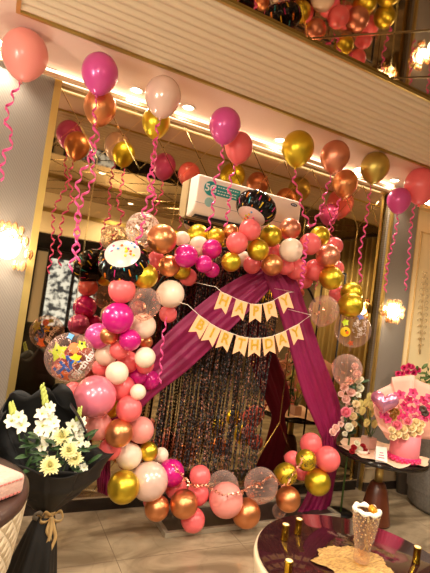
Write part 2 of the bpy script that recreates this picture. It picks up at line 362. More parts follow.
# ------------------------------------------------------------------ backdrop stand, curtain, drapes
BLACKM = mat('black_metal', (30,27,26), .4, .6); PALEM = mat('champagne_metal', (176,164,142), .4, .3)
t = thing('backdrop_stand', 'low metal framed backdrop base on the marble floor behind the balloons', 'stand', (1.85,2.72,0))
b = MB(); x0,x1,y0,y1 = 1.14,2.56,2.56,2.90
for a, c in (((x0,y0,0),(x1,y0+.03,.03)),((x0,y1-.03,0),(x1,y1,.03)),((x0,y0+.03,0),(x0+.03,y1-.03,.03)),((x1-.03,y0+.03,0),(x1,y1-.03,.03))): b.box(a,c)
b.build('base_frame', PALEM, t, smooth=False, bev=.003)
b = MB(); b.box((x0+.03,y0+.03,0.001),(x1-.03,y1-.03,.015)); b.build('base_panel', mat('dark_base_panel', (58,46,40), .3), t, smooth=False)
b = MB(); arc = [(1.17,2.80,.0),(1.15,2.80,.14),(1.0,2.80,.28),(.91,2.80,.5),(.9,2.80,.9)]+[(1.62-.72*math.cos(a),2.80,1.35+.55*math.sin(a)) for a in [PI*i/20 for i in range(1,18)]]
b.tube(arc, .010); b.build('arch_tube', BLACKM, t)
b = MB(); b.tube([(.92,2.885,1.88),(2.62,2.885,1.88)], .008); b.tube([(1.16,2.885,.02),(1.16,2.885,1.88)], .008); b.tube([(2.62,2.885,.0),(2.62,2.885,1.88)], .008); b.build('curtain_rail', BLACKM, t)
# black and copper foil strands
FOILB = mat('black_foil', (30,19,19), .5, 0); FOILC = mat('copper_foil', (150,98,80), .5, .3); FOILG = mat('gold_foil', (176,130,70), .35, .8)
b = MB(); rnd = random.Random(3)
xa, xb = at(156,420,2.85).x, at(262,420,2.85).x
for k in range(84):
    x = xa+(xb-xa)*(k+rnd.uniform(-.5,.5))/83; y = 2.84+rnd.uniform(-.03,.03)
    if 8 <= k <= 14: continue
    pc = rnd.choice((.04,.14,.22,.40)); zb = at(210,474,2.85).z+rnd.uniform(-.06,.05); n = 130; ph = rnd.uniform(0,6); w_ = rnd.uniform(.0045,.0075); pit = rnd.uniform(.045,.065); sw = rnd.uniform(-.05,.05)
    P = []; 
    for i in range(n+1):
        z = 1.87-(1.87-zb)*i/n; a = ph+2*PI*z/pit; cx = x+sw*(i/n)**2*.5+.006*math.sin(z*9+ph)
        P.append([(cx-w_*math.cos(a),y-w_*math.sin(a),z),(cx+w_*math.cos(a),y+w_*math.sin(a),z)])
    o = len(b.f); b.grid(P)
    for i in range(o, len(b.f)): 
        r_ = rnd.random(); b.m[i] = 1 if r_ < pc else (2 if r_ < pc*1.1 else 0)
tag(b.build('foil_fringe_curtain', [FOILB,FOILC,FOILG], smooth=False), 'black and copper twisted foil fringe curtain hanging inside the balloon arch', 'curtain')
SILK = noisy('magenta_satin', (126,8,66), (138,12,74), 3, .55, 0)
def drape(A, B, Y, label, n=60, k=48, amp=.008, folds=2.3, name='fabric_drape', ph=0., yend=0.):
    A = spline(A, n); B = spline(B, n); b = MB(); P = []
    for i in range(n+1):
        row = []; t = i/n; wdt = float(np.hypot(*(A[i]-B[i])))
        for j in range(k+1):
            s = j/k; px = A[i]*(1-s)+B[i]*s
            dy = amp*math.sin(2*PI*folds*s+ph+1.5*math.sin(2.2*t+s*3))+amp*.45*math.sin(2*PI*folds*2.3*s+2+3*t)+amp*.25*math.sin(9*t+7*s)
            row.append(at(px[0], px[1], Y+yend*t+dy))
        P.append(row)
    b.grid(P); return tag(b.build(name, SILK, thick=.003), label, 'drape', 'magenta drapes of the arch')
drape([(262,268),(236,279),(205,300),(165,335),(130,375),(108,420),(100,455),(97,478),(98,492)],
      [(278,280),(258,302),(235,325),(190,368),(152,398),(128,425),(112,455),(110,478),(108,496)], 2.70,
      'magenta satin drape swept down to the left behind the banners and gathered near the floor', yend=.03)
drape([(262,270),(268,285),(278,310),(290,350),(303,395),(318,430),(322,442),(318,460),(312,480),(303,502),(294,517)],
      [(282,268),(296,280),(307,310),(322,355),(338,398),(342,425),(336,440),(338,460),(334,485),(330,505),(322,519)], 2.68,
      'magenta satin drape hanging down the right side of the arch and trailing on the floor', ph=1.)

# ------------------------------------------------------------------ banners
FLAG = mat('peach_card', (244,186,136), .6); GLIT = noisy('gold_glitter', (196,146,36), (232,190,70), 300, .4, .25)
CORD = mat('white_cord', (240,225,205), .6)
def banner(word, spots, ends, Y, label, fw, fh):
    a = at(*ends[0], Y); z = at(*ends[1], Y); t = thing('letter_banner', label, 'banner', a, 'birthday letter banners')
    tops = []
    for ch, (x, y) in zip(word, spots):
        c = at(x, y, Y); tops.append(c)
    pts = [a]; dirs = []
    for i, c in enumerate(tops):
        q = tops[min(i+1,len(tops)-1)]-tops[max(i-1,0)]; q.y = 0; q.normalize(); dirs.append(q)
        n_ = Vector((-q.z,0,q.x)); n_ = n_ if n_.z > 0 else -n_
        pts += [c+n_*fh*.5-q*fw*.4, c+n_*fh*.5+q*fw*.4]
    pts.append(z); pts = [a+Vector((-.02,2.79-Y,.03))]+pts+[z+Vector((.02,2.79-Y,.03))]; b = MB(); b.tube(pts, .0018, 6); b.build('cord', CORD, t)
    for ch, c, q in zip(word, tops, dirs):
        n_ = Vector((-q.z,0,q.x)); n_ = n_ if n_.z > 0 else -n_; yv = Vector((0,1,0)); b = MB()
        sh = [(-.5,.5),(.5,.5),(.5,-.5),(0,-.26),(-.5,-.5)]
        vs = [c+q*u*fw+n_*v*fh+yv*d for d in (-.001,.001) for u, v in sh]
        b.add(vs, [(0,1,2,3,4),(9,8,7,6,5)]+[(i,i+5,(i+1)%5+5,(i+1)%5) for i in range(5)])
        fo = b.build('flag', FLAG, t, smooth=False)
        tv, tf = text_mesh(ch, fh*.74, .0006); b = MB()
        b.add([c+q*v.x+n_*(v.y+fh*.11)-yv*(.0022+v.z) for v in tv], tf); b.build('letter', GLIT, fo, smooth=False)
fw = 15.3*2.55/F_PX; fh = 20.5*2.55/F_PX
banner('HAPPY', [(223,303),(239.5,310),(255.5,313.5),(270.5,311),(286,303)], [(216,287),(294,292)], 2.42, 'upper peach pennant banner with gold letters HAPPY', fw, fh)
banner('BIRTHDAY', [(199,327),(211,335),(224.5,341),(240.5,346),(254.5,347.5),(269,346),(282.5,341.5),(296.5,334.5)], [(188,305),(311,315)], 2.40, 'lower peach pennant banner with gold letters BIRTHDAY', fw, fh)

# ------------------------------------------------------------------ balloons
def balloon_profile(neck=True, n=20):
    P = []
    for i in range(n+1):
        a = PI*i/n; z = math.cos(a); r = math.sin(a)
        if z < -.25: t = (-.25-z)/.75; z = -.25-.80*t-.12*t**3; r = r*(1-.06*t)
        P.append((max(r,.045), z))
    P[0] = (.001, 1.0); P += [(.035,-1.20),(.055,-1.25),(.075,-1.29),(.001,-1.28)]
    return P
PROF = balloon_profile()
_cache = {}
def balloon_mesh(m):
    if m.name not in _cache:
        b = MB(); b.lathe(PROF, n=32, cap=False); o = b.build('balloon', m); me = o.data; bpy.data.objects.remove(o); _cache[m.name] = me
    return _cache[m.name]
MARK = mat('black_print', (26,22,16), .4)
KINDS = {'G':(GOLD,'gold_balloon'),'C':(COPPER,'copper_balloon'),'R':(ROSEGOLD,'copper_balloon'),'P':(CORAL,'pink_balloon'),'L':(PALE,'pink_balloon'),'B':(PEARL,'pink_balloon'),
         'W':(CREAM,'white_balloon'),'Q':(PEARLW,'white_balloon'),'M':(MAG,'magenta_balloon'),'I':(LILAC,'magenta_balloon'),'T':(CLEAR,'clear_balloon'),'K':(GOLD,'gold_balloon')}
placed = []
def confetti(c, r, parent, n, m, seed, low=True, big=1):
    rr = random.Random(seed); b = MB()
    for i in range(n):
        v = Vector((rr.gauss(0,1),rr.gauss(0,1),rr.gauss(0,1)-(.5 if low else 0))).normalized(); u = v.orthogonal().normalized(); a = rr.uniform(0,6); x = u*math.cos(a)+v.cross(u)*math.sin(a); y = v.cross(x); s = rr.uniform(.004,.008)*big
        p = c+v*r*.985; b.obox(p, x*s, y*s*.7, v*.0006)
    b.build('confetti', m, parent, smooth=False)
def place(x, y, r, Y0):
    d = ray(x, y); Y = Y0; best = None
    while True:
        s = Y/d.y; c = CAM+d*s; R = r*s/F_PX; pen = 0
        for q, k in placed:
            g = (R+k)*.90-(c-q).length
            pen = max(pen, g)
        if best is None or pen < best[0]-1e-4: best = (pen, c, R)
        if pen <= 0 or Y+R > 2.99: break
        Y += .01
    placed.append((best[1], best[2])); return best[1], best[2]
RANKY = (2.50, 2.60, 2.70)
GRP = 'balloons of the arch garland'
def arch_balloon(x, y, r, k, rank, label, tall=1.0, Y0=None):
    c, R = place(x, y, r, RANKY[rank] if Y0 is None else Y0); m, nm = KINDS[k]
    rr = random.Random(int(x*13+y*7))
    axis = Vector((rr.uniform(-.5,.5), -1, rr.uniform(-.2,.6))).normalized()   # crown towards the room, knot tucked into the garland
    if k in 'T': axis = Vector((0,-.3,1)).normalized()
    o = bpy.data.objects.new(nm, balloon_mesh(m)); C.objects.link(o); o.location = c
    o.rotation_mode = 'QUATERNION'; o.rotation_quaternion = axis.to_track_quat('Z','Y'); o.scale = (R,R,R)
    if tall != 1.0: o.rotation_quaternion = Vector((0,-.15,1)).to_track_quat('Z','Y'); o.scale = (R,R,R*tall)
    tag(o, label, 'balloon', GRP)
    if k in 'TK' or 'ribbon' in label and rank != 1 or (x, y) == (310, 244):                                  # print and confetti follow the balloon as a part
        root = thing(nm, label, 'balloon', c, GRP); o.name = 'skin'
        for q in ('label','category','group'): del o[q]
        o.parent = root; o.location = (0,0,0)
        root.name = nm
        if k == 'K':
            b = MB()
            for i in range(46):
                v = Vector((rr.gauss(0,1),rr.gauss(0,1)-.8,rr.gauss(0,1))).normalized(); u = v.orthogonal().normalized(); a = rr.uniform(0,6); xx = u*math.cos(a)+v.cross(u)*math.sin(a)
                b.obox(c+v*R*1.002, xx*rr.uniform(.004,.010), v.cross(xx)*.0022, v*.0006)
            b.build('printed_marks', MARK, root, smooth=False)
        return root, c, R
    return o, c, R
A = arch_balloon
ROOTED = {}
# front ranks first, so that those behind are pushed back
for q in sorted([
(162,239,15,'C',0,'large copper balloon at the top left of the arch, next to the sparkly cluster'),
(186,256,12,'M',0,'magenta balloon right of the large copper one at the top left of the arch'),
(212,249,10,'M',1,'magenta balloon under the two ribbons, left of the gold pair on the arch'),
(204,264,9,'M',0,'small magenta balloon lowest of the magenta trio on the arch top'),
(182,239,8,'W',2,'small white balloon peeking out right of the large copper one'),
(199,246,10,'W',2,'white balloon behind the magenta trio under the air conditioner'),
(198,235,11,'G',2,'gold balloon nearest the left end of the air conditioner'),
(216,237,9,'G',2,'gold balloon behind the ribbon under the teal sticker'),
(169,266,11,'C',1,'copper balloon directly below the largest copper one on the arch'),
(156,260,9,'P',2,'coral sliver of a balloon between large copper and gold ones'),
(145,276,13,'G',0,'gold balloon touching the white disc of the left black foil balloon'),
(188,277,9,'P',2,'coral balloon under the magenta trio at the top left'),
(181,270,10,'G',1,'small dark gold balloon right of the copper one on the arch top'),
(212,270,8,'M',1,'magenta balloon at the underside of the arch above the drape'),
(231,232,8,'C',2,'small copper balloon under the left edge of the right black foil balloon'),
(250,230,11,'P',0,'coral balloon touching the right black foil balloon from below'),
(237,243,11,'P',0,'coral balloon left of the upper gold pair at the arch crown'),
(271,236,11,'G',1,'gold balloon under the right end of the right black foil balloon'),
(258,250,11,'G',0,'gold balloon at the centre of the arch crown'),
(231,262,10,'G',0,'gold balloon hanging lowest at the arch crown above the drape'),
(272,265,11,'C',0,'copper balloon at the arch crown directly above the drape apex'),
(291,250,12,'W',0,'white balloon on the right shoulder of the arch'),
(290,229,11,'R',1,'rose gold balloon above the white one on the right shoulder'),
(274,252,9,'P',2,'coral balloon peeking out between gold and white at the arch crown'),
(252,265,9,'P',2,'coral balloon tucked between two lower gold ones at the arch crown'),
(243,259,8,'W',2,'cream balloon tucked behind coral and gold at the arch crown'),
(285,266,9,'P',1,'coral balloon under the white one on the right shoulder'),
(310,244,11,'P',0,'coral balloon behind the magenta ribbon on the right shoulder'),
(320,236,10,'G',1,'small gold balloon highest on the right shoulder of the arch'),
(328,256,12,'R',0,'rose gold balloon standing out at the right bend of the arch'),
(334,246,9,'P',2,'coral balloon peeking out above the rose gold one at the right bend'),
(331,278,12,'G',0,'gold balloon below the rose gold one at the right bend'),
(315,270,11,'P',1,'coral balloon inside the right bend between rose gold and gold'),
(296,269,11,'P',1,'coral balloon under the white one near the right drape top'),
(304,280,9,'P',2,'coral balloon lowest under the right shoulder, above the drape'),
(336,268,8,'P',2,'coral balloon wedged between rose gold and gold at the right bend'),
(351.5,293,11,'G',1,'gold balloon upper one of the pair at the right tail of the arch'),
(351,305,12.5,'G',0,'gold balloon lower one of the pair, above the printed bubble'),
(338,294,9,'P',1,'small coral balloon left of the gold pair at the right tail'),
(324,310,15,'T',1,'clear confetti balloon left of the lower gold one at the right tail'),
(347,369,15,'T',0,'clear balloon sitting on the flower column at the right'),
(122,290,13.5,'P',0,'coral balloon directly below the white disc of the black foil balloon'),
(118,318,16,'M',0,'large magenta balloon at the upper left side of the arch'),
(98,336,13,'I',1,'lilac magenta balloon above the big printed bubble'),
(109,335.5,9,'C',0,'small copper balloon in front of the two magenta ones at the left'),
(130,340,11,'M',0,'magenta balloon below the large magenta one at the left'),
(119,350,9.5,'P',0,'small coral balloon below the small copper one at the left'),
(106,355,11,'W',1,'white balloon touching the big printed bubble'),
(145,303,16,'T',0,'clear confetti balloon in front of white ones at the left shoulder'),
(170.5,294,14,'W',1,'large white balloon at the left shoulder of the arch'),
(143,326,13,'W',1,'white balloon below the clear confetti one at the left'),
(168,314,9,'P',2,'coral balloon under the large white one, top of a ribbon'),
(146,342,7,'C',2,'small copper balloon half hidden above a white one at the left'),
(145,357.5,10.5,'W',0,'white balloon at the inner edge of the left side, over the drape'),
(145,365,9,'P',1,'coral balloon peeking out under the inner white one at the left'),
(128,362,11,'P',1,'pink balloon between two white ones in the middle of the left side'),
(117,373,11.5,'W',0,'white balloon directly above the big pearl pink one'),
(101,368,9,'P',2,'coral balloon behind the printed bubble and the big pearl one'),
(122,388,13,'P',1,'coral balloon right of the big pearl pink one'),
(138,392,8,'W',0,'small white balloon at the inner left edge under the magenta pair'),
(138,376,9,'M',1,'magenta balloon left of the pair over the drape edge'),
(150,380,10,'M',1,'magenta balloon innermost at the left over the drape edge'),
(95,396.5,21,'B',0,'big pearl pink balloon above the white flowers'),
(112,409,9,'G',2,'gold balloon hidden between the big pearl pink one and a coral one'),
(129,409,13,'P',0,'coral balloon above the copper one in the lower left side'),
(98,426,14,'L',1,'pale pink balloon under the big pearl one, beside the white flowers'),
(119,433,14,'C',0,'copper balloon in the middle of the lower left side'),
(134,431,9,'M',2,'magenta balloon half hidden right of the copper one at lower left'),
(141,430,13,'L',1,'pale pink balloon at the inner edge of the lower left side'),
(110,449,11,'P',1,'coral balloon below the copper one, above the tail of the drape'),
(129,456,13,'W',1,'white balloon below the copper one in the lower left side'),
(148.5,451.5,9.5,'G',1,'small gold balloon above the big pearl white one'),
(161,455,7.5,'W',2,'small white balloon right of the small gold one at lower left'),
(73,391,9,'P',2,'coral balloon behind the left edge of the big pearl pink one'),
(123.5,487,16,'G',0,'big gold balloon at the bottom left end of the arch'),
(149,481,19,'Q',0,'big pearl white balloon at the bottom left of the arch'),
(171,473,13.5,'M',1,'magenta balloon right of the big pearl white one at the bottom'),
(176,488,11,'P',2,'coral balloon peeking out under the bottom magenta one'),
(157,508,12.5,'C',0,'copper balloon on the floor under the big pearl white one'),
(184,504,14,'C',0,'copper balloon standing above the corner of the stand base'),
(200,476,10.5,'P',0,'pink balloon uppermost at the left foot of the fringe curtain'),
(198,494,11,'P',1,'pink balloon right of the bottom copper ones'),
(153,500,10,'P',2,'coral balloon glimpsed below the big pearl white one'),
(193,520,12,'P',0,'pink balloon lowest on the front edge of the stand base'),
(223,487,16,'T',1,'clear balloon at the foot of the fringe curtain over a peach one'),
(226,500,17,'L',0,'wide pale peach balloon at the foot of the fringe curtain'),
(261,485,17,'T',0,'clear confetti balloon on the floor right of the fringe curtain'),
(246,513,14.5,'C',0,'copper balloon in front on the stand base, left of the table'),
(288,499,12.5,'C',0,'copper balloon at the foot of the right cluster behind the table'),
(286,474,11,'K',0,'gold balloon with black marks, lower of the printed two'),
(306,460,10.5,'K',0,'gold balloon with black marks, upper of the printed two'),
(311,444,11,'P',1,'pink balloon at the top of the right floor cluster'),
(327.5,459,12.5,'P',0,'pink balloon at the right edge of the floor cluster, over the drape'),
(317.5,482,13,'G',0,'plain gold balloon in front of the drape tail at the right'),
(293,459,8,'P',2,'small pink balloon at the left edge of the right floor cluster'),
(301,471,9,'P',2,'pink balloon hidden behind the printed gold ones'),
(279,511,7,'T',1,'small clear balloon under the copper one behind the table')], key=lambda q: q[4]):
    o, c, R = A(*q)
    if q[:2] in ((168,314),(310,244)): ROOTED[q[0]] = o
    if q[3] == 'T': confetti(c, R, o, 70 if q[2] > 10 else 12, CONF['rose'], int(q[0]))
# sparkly clear balloon at the top left
root, c, R = A(143,229,17,'T',1,'clear balloon full of silver confetti behind the large copper one at the top left', Y0=2.66)
confetti(c, R, root, 420, CONF['silver'], 5, False, 1.3)

# printed see-through bubbles
FILM = clear('bubble_film', (252,244,240), .012, .28, (255,220,205))
PR = {n: mat('print_'+n, rgb, .4) for n, rgb in dict(lime=(190,214,40), orange=(240,112,30), yellow=(246,206,30), blue=(30,96,190), white=(245,240,235), black=(20,18,18), sky=(90,160,215), pink=(225,90,140), blush=(240,196,184)).items()}
def poly_star(n, r1, r2, ph=PI/2): return [((r1 if i % 2 == 0 else r2)*math.cos(ph+PI*i/n), (r1 if i % 2 == 0 else r2)*math.sin(ph+PI*i/n)) for i in range(2*n)]
def poly_disc(r, n=20): return [(r*math.cos(2*PI*i/n), r*math.sin(2*PI*i/n)) for i in range(n)]
def on_sphere(c, R, u, v, k=1.004):          # u,v in radii as seen from the room side
    f = (CAM-c).normalized(); rx = RT; uy = UP
    a = math.hypot(u, v); a2 = min(a, .97); 
    if a > 0: u, v = u/a*a2, v/a*a2
    return c + (rx*u+uy*v+f*math.sqrt(max(0,1-u*u-v*v)))*R*k
def decal(c, R, pts, m, parent, name, u0, v0, rot=0, k=1.004):
    ca, sa = math.cos(rot), math.sin(rot); b = MB(); ctr = on_sphere(c,R,u0,v0,k+.008)
    P = [[on_sphere(c,R,u0+(x*ca-y*sa)*f,v0+(x*sa+y*ca)*f,k) for x, y in pts] for f in (.05,.5,1)]
    b.grid(P, 0, True); b.build(name, m, parent, smooth=False, thick=.0008)
def word_on(c, R, txt, size, m, parent, name, u0, v0, rot, k=1.006):
    vs, fs = text_mesh(txt, size); ca, sa = math.cos(rot), math.sin(rot); b = MB()
    b.add([on_sphere(c,R,u0+v.x*ca-v.y*sa,v0+v.x*sa+v.y*ca,k) for v in vs], fs); b.build(name, m, parent, smooth=False)
def bubble(x, y, r, Y, label, big):
    c, R = place(x, y, r, Y); t = thing('bubble_balloon', label, 'balloon', c, 'printed see-through bubbles')
    b = MB(); b.ball(c, R, 48); b.build('film', FILM, t)
    b = MB(); b.lathe([(.012,-R*.99),(.006,-R-.012),(.008,-R-.03)], c, 10); b.build('neck', FILM, t)
    if big:
        decal(c,R,poly_star(5,.42,.22),PR['lime'],t,'printed_star',-.46,.20,.2); decal(c,R,poly_disc(.035),PR['black'],t,'printed_eye',-.50,.26,0,1.012)
        decal(c,R,poly_star(5,.22,.13),PR['lime'],t,'printed_star',.46,.46,.5); decal(c,R,poly_disc(.05),PR['black'],t,'printed_eye',.46,.52,0,1.012)
        decal(c,R,poly_disc(.22),PR['orange'],t,'printed_spot',.16,.34); decal(c,R,poly_star(5,.27,.15),PR['yellow'],t,'printed_star',.22,-.06,.1)
        decal(c,R,poly_star(5,.32,.16),PR['orange'],t,'printed_star',-.26,-.76,.3); decal(c,R,poly_star(4,.17,.10),PR['sky'],t,'printed_star',.02,.82,.3)
        word_on(c,R,'HA',.72,PR['blue'],t,'lettering',-.13,-.34,.75,1.022)
        b = MB(); rr = random.Random(6)
        for k in range(60):
            a_, q_ = rr.uniform(0,6.28), math.sqrt(rr.uniform(.05,.85)); u0, v0 = q_*math.cos(a_), q_*math.sin(a_); a_ = rr.uniform(0,6)
            b.tube([on_sphere(c,R,u0+.09*s*math.cos(a_)+.03*math.sin(s*5),v0+.09*s*math.sin(a_)+.03*math.cos(s*5),1.002) for s in [q/4 for q in range(-4,5)]], .0011, 5)
        b.build('printed_squiggle', PR['blush'], t)
        word_on(c,R,'Birthday',.40,PR['white'],t,'lettering',.56,-.26,.95,1.006)
    else:
        decal(c,R,poly_disc(.27),PR['yellow'],t,'printed_spot',-.38,-.12); decal(c,R,poly_disc(.05),PR['black'],t,'printed_eye',-.34,-.06,0,1.012); decal(c,R,poly_disc(.09),PR['orange'],t,'printed_beak',-.28,-.16,0,1.012)
        decal(c,R,poly_star(5,.22,.14),PR['lime'],t,'printed_star',-.38,.38,.2); decal(c,R,poly_star(5,.18,.10),PR['orange'],t,'printed_star',-.10,-.74,.3)
        decal(c,R,poly_star(5,.24,.14),PR['blue'],t,'printed_star',.44,.72,.3)
        b = MB(); rr = random.Random(2)
        for k in range(26):                           # fine white squiggled print
            u0, v0 = .38+rr.uniform(-.34,.34), -.02+rr.uniform(-.5,.5); a = rr.uniform(0,6)
            b.tube([on_sphere(c,R,u0+.10*s*math.cos(a)+.05*math.sin(s*5),v0+.10*s*math.sin(a)+.05*math.cos(s*5),1.004) for s in [q/6 for q in range(-6,7)]], .0009, 5)
        b.build('printed_squiggle', PR['white'], t)
    return t
bubble(70, 357, 24.5, 2.43, 'big see-through bubble printed with a lime star and blue letters at the left', True)
bubble(352.5, 329.5, 18, 2.56, 'small see-through bubble printed with a yellow duck at the right tail of the arch', False)

# black foil balloons with a white printed disc
FB = mat('black_foil_film', (22,18,20), .18, .5)
FST = [mat('foil_streak_'+n, rgb, .25, .3) for n, rgb in dict(yellow=(240,200,40), orange=(235,130,30), pink=(220,50,130), teal=(40,160,170)).items()]
FD = mat('white_foil_disc', (226,206,196), .3, .1)
def foil(x, y, Y, R, axis, label, spin=0):
    c = at(x, y, Y); placed.append((c, R*.8)); t = thing('foil_balloon', label, 'balloon', c, 'black foil balloons of the arch')
    ax = Vector(axis).normalized(); Q = ax.to_track_quat('Z','Y').to_matrix(); b = MB(); n, k = 112, 22; P = []; rr = random.Random(int(x))
    for i in range(k+1):
        a = PI*i/k; row = []
        for j in range(n):
            th = 2*PI*j/n+spin; rd = math.sin(a)**.8; pk = 1-.07*rd**3*abs(math.cos(th*9))**6
            row.append(c+Q@Vector((R*rd*pk*math.cos(th),R*rd*pk*math.sin(th),R*.66*math.cos(a))))
        P.append(row)
    b.grid(P, 0, True)
    for i in range(5, k-3):
        for j in range(n):
            g = j//4
            if j % 4 == 1 and (g*7+i//3*5) % 3 == 0: b.m[i*n+j] = 1+(g+i//3) % 4
    b.build('foil_skin', [FB]+FST, t)
    b = MB(); b.lathe([(.001,R*.668),(R*.35,R*.648),(R*.55,R*.59),(R*.68,R*.52)], c, 40, axis=ax, cap=False); d = b.build('white_disc', FD, t)
    for q in range(14):
        a = rr.uniform(0,6.28); ra = R*rr.uniform(.10,.55); p = c+Q@Vector((ra*math.cos(a),ra*math.sin(a),R*(.674-.33*(ra/R)**2))); b = MB()
        b.ball(p, R*.06, 8, 0, (1,1,1)); b.build('printed_dot', [PR['orange'],PR['sky'],PR['pink'],PR['yellow'],PR['lime']][q % 5], d)
toC = lambda x, y, Y: (CAM-at(x,y,Y)).normalized()
f1 = toC(255,207,2.58); foil(256,208,2.55,.142, f1*.42-UP*.80-RT*.45, 'black foil balloon with coloured streaks in front of the air conditioner')
f2 = toC(125,262,2.45); foil(124,262,2.54,.148, f2*.80+UP*.62-RT*.10, 'black foil balloon with a white printed disc at the upper left of the arch')

# ------------------------------------------------------------------ balloons under the ceiling with curled ribbons
RIB = mat('pink_ribbon', (232,84,148), .3, .1)
def ribbon(pts, Y, parent, wd=.008, curl=.014, pitch=.085, seed=0, dY=0., name='ribbon', m=None):
    rr = random.Random(seed); P = spline(pts, 120); b = MB(); rows = []; L = 0; prev = None; ph = rr.uniform(0,6)
    for i, q in enumerate(P):
        c = at(q[0], q[1], Y+dY*i/120)
        if prev is not None: L += (c-prev).length
        prev = c; a = ph+2*PI*L/pitch; k = min(1, i/14)
        cc = c+Vector((math.cos(a),math.sin(a),0))*curl*k
        wv = Vector((-.25*math.sin(a),.25*math.cos(a),1)).normalized()*wd
        rows.append([cc-wv, cc+wv])
    b.grid(rows); return b.build(name, m or RIB, parent, thick=.0006)
def helium(x, y, r, Y, m, label, ribs=(), lean=(0,0), tall=1.08):
    c = at(x, y, Y); R = r*(Y/ray(x,y).y)/F_PX; t = thing('ceiling_balloon', label, 'balloon', c, 'balloons floating under the ceiling'); placed.append((c,R))
    b = MB(); b.lathe([(rr*R, zz*R*tall) for rr, zz in PROF[:-4]], c, 36, axis=(lean[0],lean[1],1), cap=False); b.build('skin', m, t)
    b = MB(); b.lathe([(.045*R,-1.13*R*tall),(.06*R,-1.2*R*tall),(.10*R,-1.27*R*tall),(.001,-1.25*R*tall)], c, 14, axis=(lean[0],lean[1],1), cap=False); b.build('knot', m, t)
    for i, pts in enumerate(ribs): ribbon(pts, Y, t, seed=int(x)+i)
helium(25,54,22,2.62,PALE,'pale pink balloon under the ceiling at the far left above the grey pillar',[[(22,78),(13,95),(6,118),(12,140),(4,155),(1,180)]])
helium(100,73,18,2.46,LILAC,'lilac pink balloon under the ceiling in front of a copper one at the left',[[(97,92),(94,120),(97,142),(86,165),(78,182),(77,215),(75,245),(70,272)]])
helium(100,107,16,2.62,COPPER,'copper balloon directly below the lilac one at the ceiling',[[(97,122),(91,145),(93,170),(92,182),(82,200),(78,230),(78,262)]])
helium(163,96,18,2.48,PEARLW,'pearl white balloon under the ceiling in front of a gold one',[[(160,115),(157,130),(152,165),(153,190),(145,205),(142,228),(136,245)]])
helium(156,122,14,2.64,GOLD,'gold balloon directly below the pearl white one at the ceiling',[[(157,137),(154,160),(148,185),(155,198),(149,212),(140,235)]])
helium(225,125,16,2.47,LILAC,'deep lilac balloon under the ceiling above the air conditioner',[[(222,143),(222,160),(214,185),(213,208),(207,232)]])
helium(239,147,14,2.60,CORAL,'coral balloon under the ceiling right of the deep lilac one above the air conditioner',[[(236,162),(230,182),(229,205),(225,226)]])
helium(298,148,16,2.55,GOLD,'bright gold balloon under the ceiling right of the air conditioner',[[(296,166),(294,182),(300,195),(302,210),(311,226)]])
helium(335,156,14.5,2.50,ROSEGOLD,'rose gold balloon under the ceiling above an orange copper one',[[(332,172),(326,190),(322,205),(318,215),(311,228)]],(.1,0))
helium(345,183,12.5,2.64,COPPER,'orange copper balloon touching the rose gold one at the ceiling',[[(341,196),(335,212),(330,225),(328,240)]])
helium(375,167,14,2.55,OLIVE,'dull gold balloon under the ceiling at the right, in front of the mirror corner',[[(371,184),(368,205),(365,228),(360,252),(361,284)]],(.1,0))
helium(399,200,11.5,2.60,LILAC,'small lilac balloon under the ceiling in front of the right grey pillar',[[(398,213),(395,235),(388,262),(385,292)]])
helium(421,185,16,2.55,CORAL,'coral pink balloon under the ceiling cut by the right edge of the photo',[[(415,203),(411,225),(409,255),(405,290)]])
ribbon([(167,317),(164,330),(162,350),(161,365),(160,383)],2.50,ROOTED[168],curl=.010,seed=3)
ribbon([(307,236),(305,250),(303,270),(301,288)],2.38,ROOTED[310],curl=.016,pitch=.05,seed=4)

# copper tinsel strung over the lowest balloons
COPW = mat('copper_wire', (220,150,120), .3, .9); rr = random.Random(40)
tg = thing('tinsel_garland', 'thin copper tinsel string draped over the lowest balloons at the stand base', 'garland', at(176,470,2.40))
Q = spline([tuple(at(x,y,2.38)) for x,y in ((174,466),(184,478),(193,486),(206,486),(222,494),(240,493),(250,486),(262,482),(272,476),(284,486),(296,470),(303,458))], 90)
b = MB(); b.tube([Vector(q)+Vector((0,0,.004*math.sin(i*1.3))) for i, q in enumerate(Q)], .0016, 6); b.build('wire', COPW, tg)
b = MB()
for q in Q:
    for k in range(3):
        v = Vector((rr.gauss(0,1),rr.gauss(0,1),rr.gauss(0,1))).normalized(); p = Vector(q)+v*rr.uniform(.003,.014); u = v.orthogonal().normalized(); b.obox(p, v*.007, u*.003, v.cross(u)*.0005)
tl = b.build('tinsel', COPW, tg, smooth=False); tl['kind'] = 'stuff'

# ------------------------------------------------------------------ wall ornament
t = at(421,312,2.99); orn = thing('wall_ornament','beige scrolled relief ornament on the cream wall at the right edge','ornament',t)
OB = mat('antique_gold_relief', (204,178,128), .45, .1); rr = random.Random(4); b = MB()
b.tube([at(425,272,2.985),at(424,300,2.985),at(422,330,2.985),at(420,354,2.985)], .008, 8); b.build('stem', OB, orn)
for k in range(13):
    y = 274+k*6.0; wdt = 8*math.sin(PI*(k+1)/14.)+2
    for sg in (-1,1):
        p0 = at(424-(k*.3), y, 2.985); b = MB(); P = []
        for i in range(22):
            a = i/21*4.4; rr_ = .026*(1-i/26)*(wdt/8); cc = p0+Vector((sg*(.010+.034*wdt/8),0,.010))
            P.append(cc+Vector((-sg*rr_*math.cos(a),-.006-.004*math.sin(a),rr_*math.sin(a))))
        b.tube(P, [.0065*(1-.6*i/21) for i in range(22)], 6); b.build('scroll', OB, orn)
    b = MB(); b.ball(at(424-k*.3, y+3, 2.98), .009, 10, 0, (1,.6,1.3)); b.build('bead', OB, orn)

